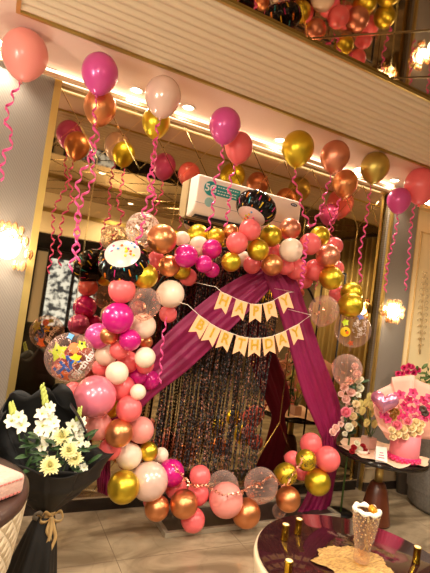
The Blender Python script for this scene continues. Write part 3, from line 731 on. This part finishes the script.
# ------------------------------------------------------------------ flowers
STEM = mat('green_stem', (70,98,42), .5); LEAF = noisy('dark_leaf', (38,62,34), (66,96,50), 30, .5); BUD = mat('pale_green_bud', (186,196,96), .5)
WHITEP = mat('white_petal', (246,240,214), .5, 0, Subsurface_Weight=.1); YELC = mat('pale_yellow_petal', (240,232,170), .5); PINKP = mat('blush_petal', (246,204,190), .5); CREAMP = mat('cream_petal', (246,224,176), .5)
HOT = noisy('hot_pink_petal', (196,22,84), (226,60,120), 40, .45); REDP = mat('red_petal', (176,24,36), .5); SALM = mat('salmon_petal', (238,130,150), .5); TULY = mat('tulip_petal', (222,208,130), .5)
def ax(v): v = Vector(v).normalized(); u = v.orthogonal().normalized(); return v, u, v.cross(u)
def chrysanthemum(c, r, d, m, parent, name='chrysanthemum'):
    d, u, v = ax(d); b = MB(); rr = random.Random(int(c[0]*999))
    for ring, (n, tl, L, cu) in enumerate(((18,.08,1.0,-.1),(18,.30,.98,.2),(16,.50,.92,.5),(14,.68,.84,.8),(10,.84,.74,1.),(6,.95,.6,1.))):
        for i in range(n):
            a = 2*PI*(i+.5*(ring % 2))/n+rr.uniform(-.1,.1); b.petal(c, u*math.cos(a)+v*math.sin(a), d, r*L*rr.uniform(.85,1.1), r*.15, -cu*.6, tl)
    return b.build(name, m, parent)
def bloom(c, r, d, m, parent, n=6, name='bloom', tilt=.35, wd=.30, core=None):
    d, u, v = ax(d); b = MB(); rr = random.Random(int(c[0]*777)); ph = rr.uniform(0,6)
    for i in range(n): a = 2*PI*i/n+ph; b.petal(c, u*math.cos(a)+v*math.sin(a), d, r*rr.uniform(.9,1.1), r*wd, .7, tilt)
    b.ball(Vector(c)+d*r*.18, r*.14, 8, 1)
    return b.build(name, [m, core or BUD], parent)
def rose(c, r, d, m, parent, name='rose'):
    d, u, v = ax(d); b = MB(); rr = random.Random(int(c[0]*555)); c = Vector(c)
    for k, (n, q, tl, cv) in enumerate(((6,1.0,.28,.3),(6,.84,.55,-.25),(5,.66,.74,-.5),(5,.46,.85,-.8),(4,.26,.95,-.9))):
        for i in range(n):
            a = 2*PI*i/n+k*.7+rr.uniform(-.15,.15); o = u*math.cos(a)+v*math.sin(a)
            b.petal(c-d*r*.35+o*r*q*.30, o, d, r*(.80+.12*k), r*.56*q+r*.12, cv, tl)
    b.ball(c+d*r*.18, r*.48, 10, 0, (1,1,1)); return b.build(name, m, parent)
def leaf(p, d, L, wd, parent, m=None, name='leaf'):
    d = Vector(d).normalized(); b = MB(); b.petal(p, d, Vector((0,-.6,.8)), L, wd, .3, .1); return b.build(name, m or LEAF, parent, thick=.0008)

# left bouquet in black paper
PAPERB = noisy('black_wrapping_paper', (16,15,14), (22,20,18), 6, .6)
tie = at(46,512,2.27); bq = thing('flower_bouquet','tall bouquet of white flowers wrapped in black paper standing on the floor at the left','bouquet',(tie.x,tie.y,0))
def wrap(name, t0, t1, L, r1, seed, zsc=1.0, base=tie, n=44, k=16, tilt=0., mats=PAPERB, jag=.05, yb=.75, top=.4, lean=0.):
    rr = random.Random(seed); phs = [rr.uniform(0,6) for _ in range(4)]; b = MB(); P = []
    for i in range(k+1):
        t = i/k; row = []
        for j in range(n+1):
            a = t0+(t1-t0)*j/n; r = .035+r1*((t/.62) if t < .62 else 1-top*((t-.62)/.38)**2)*(1+.06*math.sin(3*a+phs[0])+.05*math.sin(7*a+phs[1])*t)
            z = L*t*(1+jag*math.sin(2*a+phs[2])*t+jag*math.sin(5*a+phs[3])*t**3)
            row.append(base+Vector((r*math.cos(a)*1.0+lean*t, r*math.sin(a)*yb+tilt*t, z*zsc)))
        P.append(row)
    b.grid(P); return b.build(name, mats, bq, thick=.0012)
wrap('wrapping_paper', -.25, PI+.25, .53, .19, 1, top=.40, lean=-.11); wrap('wrapping_paper', .35, PI*.72, .55, .17, 8, tilt=.02, top=.2, lean=-.12)
wrap('wrapping_paper', PI*.80, PI*1.62, .26, .175, 2, top=-.25); wrap('wrapping_paper', PI*1.42, PI*2.25, .27, .185, 3, top=-.25); wrap('wrapping_paper', PI*1.1, PI*1.9, .16, .11, 5, top=-.3)
b = MB(); P = []
for i in range(15):                                  # paper skirt flaring to the floor
    t = i/14; row = []
    for j in range(49):
        a = 2*PI*j/48; r = .033+.085*t**.7+.016*t*math.sin(5*a)+.01*t*math.sin(11*a+1)
        row.append(Vector((tie.x-.03*t+r*math.cos(a), tie.y+r*math.sin(a), tie.z*(1-t)+.002)))
    P.append(row)
b.grid(P); b.build('paper_skirt', PAPERB, bq, thick=.0012)
SAT = mat('champagne_ribbon', (206,172,116), .3, .2); tf = tie+Vector((.02,-.045,0))
b = MB(); b.lathe([(.040,-.012),(.044,0),(.040,.012)], tie, 28, cap=False); b.build('ribbon_band', SAT, bq)
def strip(pts, wd, m, parent, name, face=Vector((1,0,0))):
    Q = spline([tuple(p) for p in pts], 30); b = MB(); b.grid([[Vector(q)-face*wd, Vector(q)+face*wd] for q in Q]); return b.build(name, m, parent, thick=.001)
for sx, sz in ((-1,.02),(1,.012)): strip([tf, tf+Vector((sx*.035,-.02,.03)), tf+Vector((sx*.05,-.02,-.01)), tf+Vector((sx*.02,-.012,-.02)), tf], .009, SAT, bq, 'bow_loop', Vector((.2,-.3,.9)).normalized())
for pts in ([(0,-.01,0),(-.012,-.02,-.06),(.008,-.015,-.11),(-.035,-.02,-.17)],[(0,-.01,0),(.018,-.02,-.05),(.030,-.018,-.10),(.012,-.02,-.16)],[(0,-.012,0),(.004,-.024,-.07),(-.004,-.02,-.13)]):
    strip([tf+Vector(p) for p in pts], .008, SAT, bq, 'ribbon_tail')
G_ = mat('grey_organza', (120,112,100), .5); strip([tf+Vector((-.03,0,.0)),tf+Vector((-.06,-.02,.03)),tf+Vector((-.085,-.01,.012)),tf+Vector((-.06,0,-.01))], .012, G_, bq, 'organza_bow', Vector((.2,-.3,.9)).normalized())
def gladiolus(px, Y, parent, n=5):
    pts = [at(x,y,Y) for x,y in px]; b = MB(); b.tube(spline([tuple(p) for p in pts],12), [.004-.0002*i for i in range(13)], 7); s = b.build('gladiolus_spike', STEM, parent)
    Q = spline([tuple(p) for p in pts], 20)
    for i in range(9):
        p = Vector(Q[20-i]); b = MB(); b.ball(p+Vector((.006*(-1)**i,-.004,0)), .008+.0008*i, 8, 0, (.7,.7,1.8)); b.build('bud', BUD, s)
    for i in range(n):
        p = Vector(Q[max(0,11-2*i)]); bloom(p+Vector((.016*(-1)**i,-.015,0)), .036+.003*i, Vector((.35*(-1)**i,-1,.35)), WHITEP, s, 6, 'bloom')
gladiolus([(47,440),(46,420),(45,400),(42,385)],2.26,bq,5); gladiolus([(20,442),(17,425),(13,412),(11,403)],2.24,bq,3); gladiolus([(71,445),(74,430),(78,418),(80,408)],2.30,bq,5)
for x, y, Y, r, m, kind in ((50,466,2.08,.046,YELC,0),(62,437,2.14,.042,YELC,0),(69,451,2.10,.042,YELC,0),(75,459,2.10,.038,YELC,0),(46,440,2.20,.05,WHITEP,1),(42,447,2.18,.045,WHITEP,1),(54,424,2.24,.045,WHITEP,1),(79,443,2.19,.042,WHITEP,1),(38,433,2.2,.04,WHITEP,1),(84,468,2.18,.034,WHITEP,1),(77,470,2.17,.032,WHITEP,1),(87,445,2.22,.03,WHITEP,1),(50,434,2.17,.045,WHITEP,1),(44,456,2.2,.036,WHITEP,1),(56,444,2.18,.036,WHITEP,1)):
    c = at(x,y,Y); d = (CAM-c).normalized()+Vector((0,0,.35))
    (chrysanthemum(c,r,d,m,bq) if kind == 0 else bloom(c,r*.74,d,m,bq,6,'lily',.5,.36))
rr = random.Random(9)
for k in range(60):
    x, y = rr.uniform(24,88), rr.uniform(436,472); leaf(at(x,y,2.17), Vector((rr.uniform(-1,1),-.6,rr.uniform(-.1,.9))), rr.uniform(.05,.10), .012, bq)
for x in (45,58,66,72): 
    b = MB(); b.tube([at(x,450,2.25), tie+Vector((0,0,.02))], .003, 6); b.build('stem', STEM, bq)

# quilted ottoman and pink cushion at the left edge
def quilt(rgb, sc, bump):
    m = mat('quilted_cloth', rgb, .6); nt = m.node_tree; bs = nt.nodes['Principled BSDF']; tc = nt.nodes.new('ShaderNodeTexCoord'); hs = []
    for ang in (PI/4,-PI/4):
        mp = nt.nodes.new('ShaderNodeMapping'); mp.inputs['Rotation'].default_value = (0,0,ang); wv = nt.nodes.new('ShaderNodeTexWave'); wv.inputs['Scale'].default_value = sc; wv.wave_profile = 'SIN'
        nt.links.new(tc.outputs['UV'], mp.inputs[0]); nt.links.new(mp.outputs[0], wv.inputs[0]); p = nt.nodes.new('ShaderNodeMath'); p.operation = 'POWER'; p.inputs[1].default_value = .4; nt.links.new(wv.outputs['Fac'], p.inputs[0]); hs.append(p)
    mn = nt.nodes.new('ShaderNodeMath'); mn.operation = 'MINIMUM'; nt.links.new(hs[0].outputs[0], mn.inputs[0]); nt.links.new(hs[1].outputs[0], mn.inputs[1])
    bp = nt.nodes.new('ShaderNodeBump'); bp.inputs['Strength'].default_value = bump; bp.inputs['Distance'].default_value = .02
    nt.links.new(mn.outputs[0], bp.inputs['Height']); nt.links.new(bp.outputs[0], bs.inputs['Normal']); return m
oc = Vector((-.205,1.80,0)); OR = .42; ot = thing('quilted_ottoman','round cream quilted ottoman with dark rim at the lower left edge','ottoman',oc)
b = MB(); N = 72; prof = [(OR*.80,.0),(OR*.84,.03),(OR*.86,.20),(OR*.84,.29)]; b.lathe(prof, oc, N); b.build('base', mat('cream_upholstery', (216,196,160), .6), ot, bev=.004)
b = MB(); b.lathe([(OR*.83,.29),(OR*.855,.30),(OR*.855,.325),(OR*.83,.335)], oc, N, cap=False); b.build('gold_band', GOLDTRIM, ot)
b = MB(); prof = [(OR*.83,.335),(OR*.88,.36),(OR*.94,.45),(OR*.98,.58),(OR,.675)]; b.lathe(prof, oc, N, cap=False); body = b.build('quilted_side', quilt((226,208,174), 1.0, .6), ot)
uv = body.data.uv_layers.new(name='UVMap')
for lp in body.data.loops:
    v = body.data.vertices[lp.vertex_index].co; uv.data[lp.index].uv = (math.atan2(v.y,v.x)*OR*7, v.z*7)
b = MB(); b.lathe([(OR,.675),(OR*1.005,.685),(OR*1.0,.702),(OR*.95,.71),(.001,.71)], oc, N, cap=False); b.build('seat_rim', mat('dark_brown_leather', (62,42,34), .4), ot)
cc = Vector((-.160,1.73,.747)); cu = thing('square_cushion','pink stitched box cushion lying on the cream ottoman at the left edge','cushion',(cc.x,cc.y,.71))
az = math.radians(38); ux = Vector((math.cos(az),math.sin(az),0)); uy = Vector((-math.sin(az),math.cos(az),0))
b = MB(); b.obox(cc, ux*.25, uy*.25, Vector((0,0,.036))); b.build('cover', noisy('blush_cloth', (208,166,150), (218,180,164), 90, .7, bump=.2), cu, smooth=True, bev=.018)
b = MB()
for zz in (.724,.770):
    for sx, sy in ((1,0),(-1,0),(0,1),(0,-1)):
        o = cc+ux*.251*sx+uy*.251*sy; o.z = zz; q = ux if sx == 0 else uy
        for k in range(-14,15): b.obox(o+q*k*.016, q*.005, Vector((0,0,.0025)), q.cross(Vector((0,0,1)))*.002)
b.build('stitching', mat('rose_stitching', (205,120,110), .6), cu, smooth=False)

# ------------------------------------------------------------------ right side table and what stands on it
TC = Vector((2.80,2.46,0)); TZ = .52; WOOD = noisy('walnut', (72,34,20), (104,52,30), 6, .3, stretch=(1,1,.15))
st = thing('pedestal_table','small round dark table with tapered walnut pedestal at the right','table',TC)
b = MB(); b.lathe([(.001,TZ-.03),(.325,TZ-.03),(.34,TZ-.02),(.34,TZ-.006),(.335,TZ),(.001,TZ)], TC, 64, cap=False); b.build('tabletop', mat('black_glass', (26,20,18), .08), st)
b = MB(); b.lathe([(.030,.29),(.030,.49)], TC, 24); b.build('gold_neck', GOLDTRIM, st)
b = MB(); b.lathe([(.001,.0),(.115,.0),(.115,.02),(.10,.10),(.075,.24),(.055,.29),(.04,.305),(.001,.305)], TC, 40, cap=False); b.build('pedestal', WOOD, st)
# paper sheet
rr = random.Random(12); b = MB(); P = []
for i in range(9):
    t = i/8; row = []
    for j in range(65):
        a = 2*PI*j/64; R_ = (.315+.018*math.sin(5*a)+.014*math.sin(9*a+1)+.008*math.sin(17*a))*t; row.append(TC+Vector((R_*math.cos(a),R_*math.sin(a),TZ+.003+.010*t**4*(1+math.sin(7*a)))))
    P.append(row)
b.grid(P); tag(b.build('paper_sheet', mat('blush_paper', (240,200,170), .6), thick=.0012), 'wavy edged blush paper sheet spread on the round dark table', 'paper')
def tp(x, y, z=TZ+.006): return pz(x, y, z)
# pink box arrangement
PINKB = mat('pink_box_card', (226,124,132), .5); HOTR = mat('hot_pink_satin', (226,50,110), .35); KRAFT = noisy('peach_wrapping', (240,172,152), (246,186,166), 5, .6)
bx = tp(406,463); bx += Vector((.03,.05,0)); fb = thing('flower_box','round pink flower box with orchids and peach wrapping on the right table','flower box',bx)
sB = (bx-CAM).dot(fwd); rB = 14.0*sB/F_PX; hB = 27*sB/F_PX
b = MB(); b.lathe([(rB*.96,0),(rB,.004),(rB*1.0,hB),(rB*.97,hB),(rB*.95,hB-.01),(.001,hB-.01)], bx, 48, cap=True); b.build('box', PINKB, fb)
b = MB(); b.lathe([(rB*1.01,.012),(rB*1.05,.018),(rB*1.05,.038),(rB*1.01,.044)], bx, 48, cap=False); rb = b.build('ribbon', HOTR, fb)
b = MB()
for k in range(40): a = 2*PI*k/40; b.ball(bx+Vector((rB*1.05*math.cos(a),rB*1.05*math.sin(a),.014+.012*(k%2))), .012, 6)
b.build('ruffle', HOTR, rb)
# fan shaped wrapping, flat topped, behind the flowers
def fan(edge, base, Y0, Y1, m, name, parent, bulge=.05):
    E = [np.array(edge[min(int(q),len(edge)-2)],float)*(1-(q-min(int(q),len(edge)-2)))+np.array(edge[min(int(q),len(edge)-2)+1],float)*(q-min(int(q),len(edge)-2)) for q in [i/40*(len(edge)-1) for i in range(41)]]; b = MB(); P = []
    for i in range(10):
        t = i/9; row = []
        for j, e in enumerate(E):
            s = j/40; x = base[0]+(e[0]-base[0])*(.15+.85*t); y = base[1]+(e[1]-base[1])*(.15+.85*t)
            row.append(at(x, y, Y0+(Y1-Y0)*t-bulge*abs(2*s-1)**2*t+.008*math.sin(s*40)*t))
        P.append(row)
    b.grid(P); return b.build(name, m, parent, thick=.0015)
YB = bx.y
fan([(386,438),(375,418),(372,396),(376,391),(391,384),(392,377),(414,375),(415,379),(432,386),(446,396),(449,420),(436,440)], (408,438), YB+.03, YB+.12, KRAFT, 'wrapping_paper', fb)
fan([(388,440),(378,425),(374,408),(380,398),(388,408),(394,422),(398,434)], (400,440), YB-.04, YB+.01, KRAFT, 'wrapping_fold', fb, .02)
rr = random.Random(21)
for k, (x, y) in enumerate(((400,395),(413,393),(409,400),(404,405),(416,402),(424,400),(412,410),(420,410),(428,408),(405,417),(415,418),(424,418),(431,416),(398,414),(407,410),(396,396),(429,398),(384,415),(388,420))):
    c = at(x,y,YB-.02+rr.uniform(-.03,.04)); bloom(c, rr.uniform(.030,.044), (CAM-c).normalized()+Vector((rr.uniform(-.5,.5),0,rr.uniform(-.3,.5))), HOT, fb, 5, 'orchid', .25, .40, mat('deep_magenta_core',(120,10,50),.5) if k == 0 else bpy.data.materials['deep_magenta_core'])
for x, y, m, r in ((397,425,SALM,.034),(403,429,CREAMP,.032),(411,427,CREAMP,.038),(418,430,CREAMP,.036),(412,434,CREAMP,.03),(405,436,CREAMP,.028),(398,434,CREAMP,.028),(392,430,CREAMP,.026),(421,424,CREAMP,.03),(393,437,CREAMP,.024),(416,422,CREAMP,.03),(408,421,SALM,.028)):
    c = at(x,y,YB-.07); rose(c, r, (CAM-c).normalized()+Vector((0,0,.5)), m, fb)
for x, y in ((391,409),(396,412),(393,417)): c = at(x,y,YB-.05); rose(c, .026, (CAM-c).normalized(), mat('tan_petal',(196,140,70),.5) if x == 391 else bpy.data.materials['tan_petal'], fb, 'dried_flower')
for x, y in ((423,409),(425,413)): c = at(x,y,YB-.10); b = MB(); b.lathe([(.012,0),(.024,.006),(.026,.012),(.014,.010),(.001,.004)], c, 20, axis=(CAM-c), cap=False); b.build('dark_pod', mat('seed_pod',(70,44,30),.4) if x == 423 else bpy.data.materials['seed_pod'], fb)
hc = at(384.5,402,YB-.06); HEART = mat('pink_heart_foil', (226,150,186), .2, .7); b = MB(); hr = 13*(YB/ray(384,402).y)/F_PX; P = []
Qh = (CAM-hc).to_track_quat('Z','Y').to_matrix()
for i in range(25):
    lat = -PI/2+PI*i/24; row = []
    for j in range(48):
        a = 2*PI*j/48; hx = 16*math.sin(a)**3/16; hy = (13*math.cos(a)-5*math.cos(2*a)-2*math.cos(3*a)-math.cos(4*a))/16
        row.append(hc+Qh@Vector((hx*hr*math.cos(lat)**.8, hy*hr*math.cos(lat)**.8, hr*.62*math.sin(lat))))
    P.append(row)
b.grid(P, 0, True); hb = b.build('heart_balloon', HEART, fb)
b = MB(); b.tube([hc, bx+Vector((-.02,0,hB))], .002, 6); b.build('balloon_stick', CORD, fb)
# carnations behind
cb = at(414,382,2.86); cn = thing('carnation_bunch','bunch of deep pink carnations with green leaves behind the peach wrapping','flowers',(cb.x,cb.y,0))
for x, y in ((404,368),(408,372),(412,367),(402,374),(414,373),(409,366),(418,370),(398,374)): c = at(x,y,2.84); chrysanthemum(c,.032,(CAM-c)+Vector((0,0,1)),HOT,cn,'carnation')
for k in range(26): x, y = rr.uniform(412,430), rr.uniform(368,386); leaf(at(x,y,2.86), Vector((rr.uniform(-1,1),-.5,rr.uniform(-.2,1))), .07, .016, cn, mat('fresh_leaf',(84,110,50),.5) if k == 0 else bpy.data.materials['fresh_leaf'])
for x in (405,413,421): b = MB(); b.tube([at(x,376,2.86), Vector((cb.x,cb.y,.62))], .004, 6); b.build('stem', STEM, cn)
b = MB(); b.lathe([(.001,0),(.05,0),(.07,.30),(.08,.62),(.07,.62),(.04,.03),(.001,.03)], (cb.x,cb.y,0), 32, cap=False); b.build('floor_vase', mat('grey_vase', (96,88,80), .4), cn)
# tall rose column with tulips
GLASS = clear('vase_glass', (240,226,204), .04, .4, (255,235,215))
vz = tp(369,449); vz += Vector((.02,.03,0)); va = thing('flower_vase','small square glass vase with tulips on the right table','vase',vz)
b = MB(); h_ = .085; wv = .042; b.box((vz.x-wv,vz.y-wv,TZ+.006),(vz.x+wv,vz.y+wv,TZ+.006+h_)); b.build('vase', mat('frosted_pink_glass', (226,186,172), .25, 0, Transmission_Weight=.3), va, smooth=False, bev=.004)
for x, y in ((366,404),(362,412),(371,414),(377,413),(366,424),(374,425),(371,407),(360,405),(378,421),(369,398)):
    c = at(x,y,vz.y-.01+rr.uniform(-.03,.03)); b = MB(); d = Vector((rr.uniform(-.3,.3),-.3,1))
    dd, u, v = ax(d)
    for i in range(6): a = 2*PI*i/6; o = u*math.cos(a)+v*math.sin(a); b.petal(c-dd*.02+o*.006, o, dd, .062, .022, -.55, .78)
    b.ball(c, .020, 10, 0, (1,1,1.3)); tu = b.build('tulip', TULY, va); b = MB(); b.tube([c-dd*.02, (c+vz)/2+Vector((0,-.01,.02)), vz+Vector((rr.uniform(-.02,.02),0,h_-.005))], .0028, 6); b.build('stem', STEM, va)
rc = at(352,440,2.60); ra = thing('rose_arrangement','tall column of blush and white roses beside the right drape','flowers',(rc.x,rc.y,0))
for k, (x, y, m, r) in enumerate(((357,374,PINKP,.040),(349,381,PINKP,.036),(358,381,WHITEP,.032),(360,388,WHITEP,.030),(344,388,PINKP,.040),(351,392,PINKP,.036),(346,399,PINKP,.034),(358,395,WHITEP,.030),(349,405,PINKP,.036),(341,394,PINKP,.03),(356,404,CREAMP,.034),(346,412,SALM,.036),(353,416,CREAMP,.034),(344,419,PINKP,.034),(349,427,WHITEP,.034),(336,428,PINKP,.034),(341,424,PINKP,.030),(354,424,CREAMP,.030),(333,432,PINKP,.028),(345,434,WHITEP,.026),(355,366,PINKP,.034),(361,379,WHITEP,.026),(358,411,CREAMP,.03),(351,410,PINKP,.03))):
    c = at(x,y,2.60+rr.uniform(-.06,.03)); r *= rr.uniform(.72,1.05); (chrysanthemum if k % 3 == 1 else rose)(c, r, (CAM-c).normalized()+Vector((rr.uniform(-.4,.4),0,rr.uniform(0,.5))), m, ra)
for k in range(30): t_ = rr.random(); leaf(at(356-8*t_+rr.uniform(-8,8),378+56*t_,2.62), Vector((rr.uniform(-1,1),-.4,rr.uniform(-.6,.6))), .06, .014, ra)
b = MB(); b.tube([Vector((rc.x,rc.y+.03,.0)), Vector((rc.x,rc.y+.03,.6)), at(352,405,2.63), at(357,372,2.63)], .008, 8); b.build('stem', STEM, ra)
b = MB(); b.lathe([(.001,0),(.09,0),(.09,.012),(.001,.012)], (rc.x,rc.y+.03,0), 32, cap=False); b.build('stand_foot', BLACKM, ra)
# little basket of red roses, folded card
bk = tp(361,453); bs_ = thing('rose_basket','low white box of red and white roses on the front edge of the right table','flowers',bk)
b = MB(); b.lathe([(.045,0),(.055,.03),(.052,.03),(.042,.006)], bk, 28); b.build('box', mat('white_card', (240,228,214), .6), bs_)
for x, y, m in ((354,447,REDP),(358,451,WHITEP),(363,446,REDP),(366,451,REDP),(357,443,WHITEP),(362,453,WHITEP),(368,455,REDP),(352,451,REDP),(360,449,WHITEP)):
    c = at(x,y,bk.y-.01); rose(c, .021, (CAM-c).normalized()+Vector((0,0,.6)), m, bs_)
cd = tp(380,461); ca = thing('greeting_card','folded white card standing on the right table beside the pink box','card',cd)
e = Vector((.62,-.35,0)).normalized()*.042; f_ = Vector((.35,.62,0)).normalized()*.03
b = MB(); b.add([cd-e-f_,cd+e-f_,cd+e*.9+Vector((0,0,.10)),cd-e*.9+Vector((0,0,.10)),cd+e+f_,cd-e+f_],[(0,1,2,3),(3,2,4,5)]); b.build('card', mat('card_white', (246,232,222), .55), ca, smooth=False, thick=.0012)
b = MB()
for k in range(3):
    z = .03+.016*k; q = cd-f_*(1-z/.10)+Vector((0,0,z)); b.obox(q-Vector((.35,.62,0)).normalized()*.0012, e*(.5-.1*k), Vector((0,0,.003)), f_.normalized()*.0003)
b.build('pink_writing', HOTR, ca, smooth=False)

# grey tub chair
gc = Vector((3.72,2.50,0)); gch = thing('tub_chair','grey rounded tub chair at the right edge behind the table','chair',gc); GREYF = noisy('grey_felt', (120,116,110), (138,132,124), 60, .8, bump=.15)
b = MB(); b.lathe([(.001,.0),(.30,.0),(.33,.03),(.34,.20),(.33,.30),(.30,.33),(.001,.33)], gc, 48, cap=False); b.build('seat', GREYF, gch)
b = MB(); P = []
for i in range(41):
    a = PI*.55+PI*1.05*i/40; row = []
    for r, z in ((.345,.10),(.36,.30),(.365,.52),(.35,.56),(.31,.56),(.295,.50),(.29,.30)): row.append(gc+Vector((r*math.cos(a),r*math.sin(a),z+.06*math.sin(PI*i/40))))
    P.append(row)
b.grid(P); b.build('backrest', GREYF, gch)
b = MB(); b.lathe([(.001,0),(.24,0),(.24,.02),(.001,.02)], (gc.x,gc.y,-.0), 32, cap=False); b.build('base_ring', BLACKM, gch)

# ------------------------------------------------------------------ round table in front
FC = Vector((1.385,1.275,0)); FR = .385; FZ = .55
ft = thing('round_table','round dark glass table with cream drum side in the foreground','table',FC)
GL = noisy('plum_black_glass', (38,16,18), (52,24,24), 3, .06)
b = MB(); b.lathe([(.001,FZ-.012),(FR-.004,FZ-.012),(FR,FZ-.008),(FR,FZ-.003),(FR-.004,FZ),(.001,FZ)], FC, 96, cap=False); b.build('glass_top', GL, ft)
b = MB(); b.lathe([(FR*.80,0),(FR*.82,.02),(FR*1.0,FZ-.10),(FR*1.03,FZ-.03),(FR*1.02,FZ-.013),(FR*.9,FZ-.013)], FC, 96); b.build('drum', mat('cream_lacquer', (226,206,172), .35), ft)
# gold leaf placemat
mc = pz(356,566,FZ+.002); b = MB(); P = []; STRAW = noisy('gold_straw', (150,112,60), (214,174,104), 60, .45, .25, bump=.5, stretch=(1,4,1))
rr = random.Random(31)
for i in range(13):
    t = i/12; row = []
    for j in range(97):
        a = 2*PI*j/96; tip = math.exp(-(((a-2.75+PI) % (2*PI)-PI)/.22)**2)*.035; R_ = (.132+.010*math.sin(3*a+1)+.006*math.sin(7*a)+.004*math.sin(11*a+2)+.004*math.sin(37*a)+tip)*t
        row.append(mc+Vector((R_*math.cos(a),R_*math.sin(a),.001+.006*t**3*(1+math.sin(9*a))*.6+.0015*math.sin(40*t))))
    P.append(row)
b.grid(P); tag(b.build('leaf_placemat', STRAW, thick=.003), 'gold straw placemat shaped like a leaf lying under the beaded vase', 'placemat')
# beaded vase
vb = pz(361,561,FZ+.012); bv = thing('beaded_vase','clear glass vase covered with pearl beads standing on the gold straw placemat','vase',vb)
sv = (vb-CAM).dot(fwd); VH = 50*sv/F_PX; vr0, vr1 = 7.8*sv/F_PX, 13.2*sv/F_PX
b = MB(); b.lathe([(.001,0),(vr0*.9,0),(vr0,.006),(vr0*1.02,VH*.3),(vr1*.94,VH*.75),(vr1,VH),(vr1*.94,VH),(vr1*.86,VH*.75),(vr0*.9,VH*.25),(.001,.016)], vb, 48, cap=False); b.build('glass', GLASS, bv)
rr = random.Random(17); PE = mat('pearl_bead', (206,172,122), .15, .2, Coat_Weight=.6)
for k in range(96):
    t = .30+.66*math.sqrt((k+.5)/96); a = k*2.39996; r = (vr0+(vr1-vr0)*max(0,(t-.3)/.7))*1.03; b = MB(); b.ball(vb+Vector((r*math.cos(a),r*math.sin(a),VH*t)), rr.uniform(.0026,.0042), 8); b.build('pearl_bead', PE, bv)
b = MB()
for k in range(22):
    a = k*2.1; P = []
    for i in range(8): t = .3+.68*i/7; r = (vr0+(vr1-vr0)*max(0,(t-.3)/.7))*1.02; aa = a+.25*math.sin(i*1.4+k); P.append(vb+Vector((r*math.cos(aa),r*math.sin(aa),VH*t)))
    b.tube(P, .0013, 5)
b.build('bead_wire', PE, bv)
top = vb+Vector((0,0,VH)); b = MB(); P = []
for i in range(6):
    t = i/5; row = []
    for j in range(65): a = 2*PI*j/64; r = vr1*(.74+.30*t)*(1+.06*t*math.sin(8*a)); row.append(top+Vector((r*math.cos(a),r*math.sin(a),.012*math.sin(PI*t)-.004+.006*t*math.sin(8*a))))
    P.append(row)
b.grid(P); b.build('scalloped_rim', mat('white_ceramic', (248,238,220), .3), bv, thick=.004)
b = MB(); c2 = top+Vector((.022,-.012,.004)); b.lathe([(.001,.010),(.018,.010),(.022,.0),(.018,-.012),(.001,-.014)], c2, 24, axis=(.35,-.5,.8), cap=False); b.build('amber_cup', mat('amber_glaze', (206,140,30), .2, .5), bv)
# gold candles
CG = mat('polished_gold', (214,176,52), .18, 1.0)
for x, y, lb in ((284,540,'gold metal candle column on the dark table, left of the rear pair'),(297.5,534,'gold metal candle column farthest back on the dark table'),(287,579,'gold metal candle column at the bottom edge near the cream table rim'),(416,563,'gold metal candle column at the right of the beaded vase')):
    c = pz(x,y,FZ); t = thing('gold_candle', lb, 'candle', c, 'gold candles on the dark table')
    b = MB(); b.lathe([(.0145,0),(.0155,.002),(.014,.006),(.014,.056),(.0155,.060),(.0155,.064),(.013,.064),(.013,.060),(.001,.060)], c, 24); b.build('holder', CG, t)
    b = MB(); b.lathe([(.001,.060),(.0128,.060),(.0128,.064),(.001,.065)], c, 16); b.build('wax', mat('cream_wax',(246,222,170),.5) if x == 284 else bpy.data.materials['cream_wax'], t)
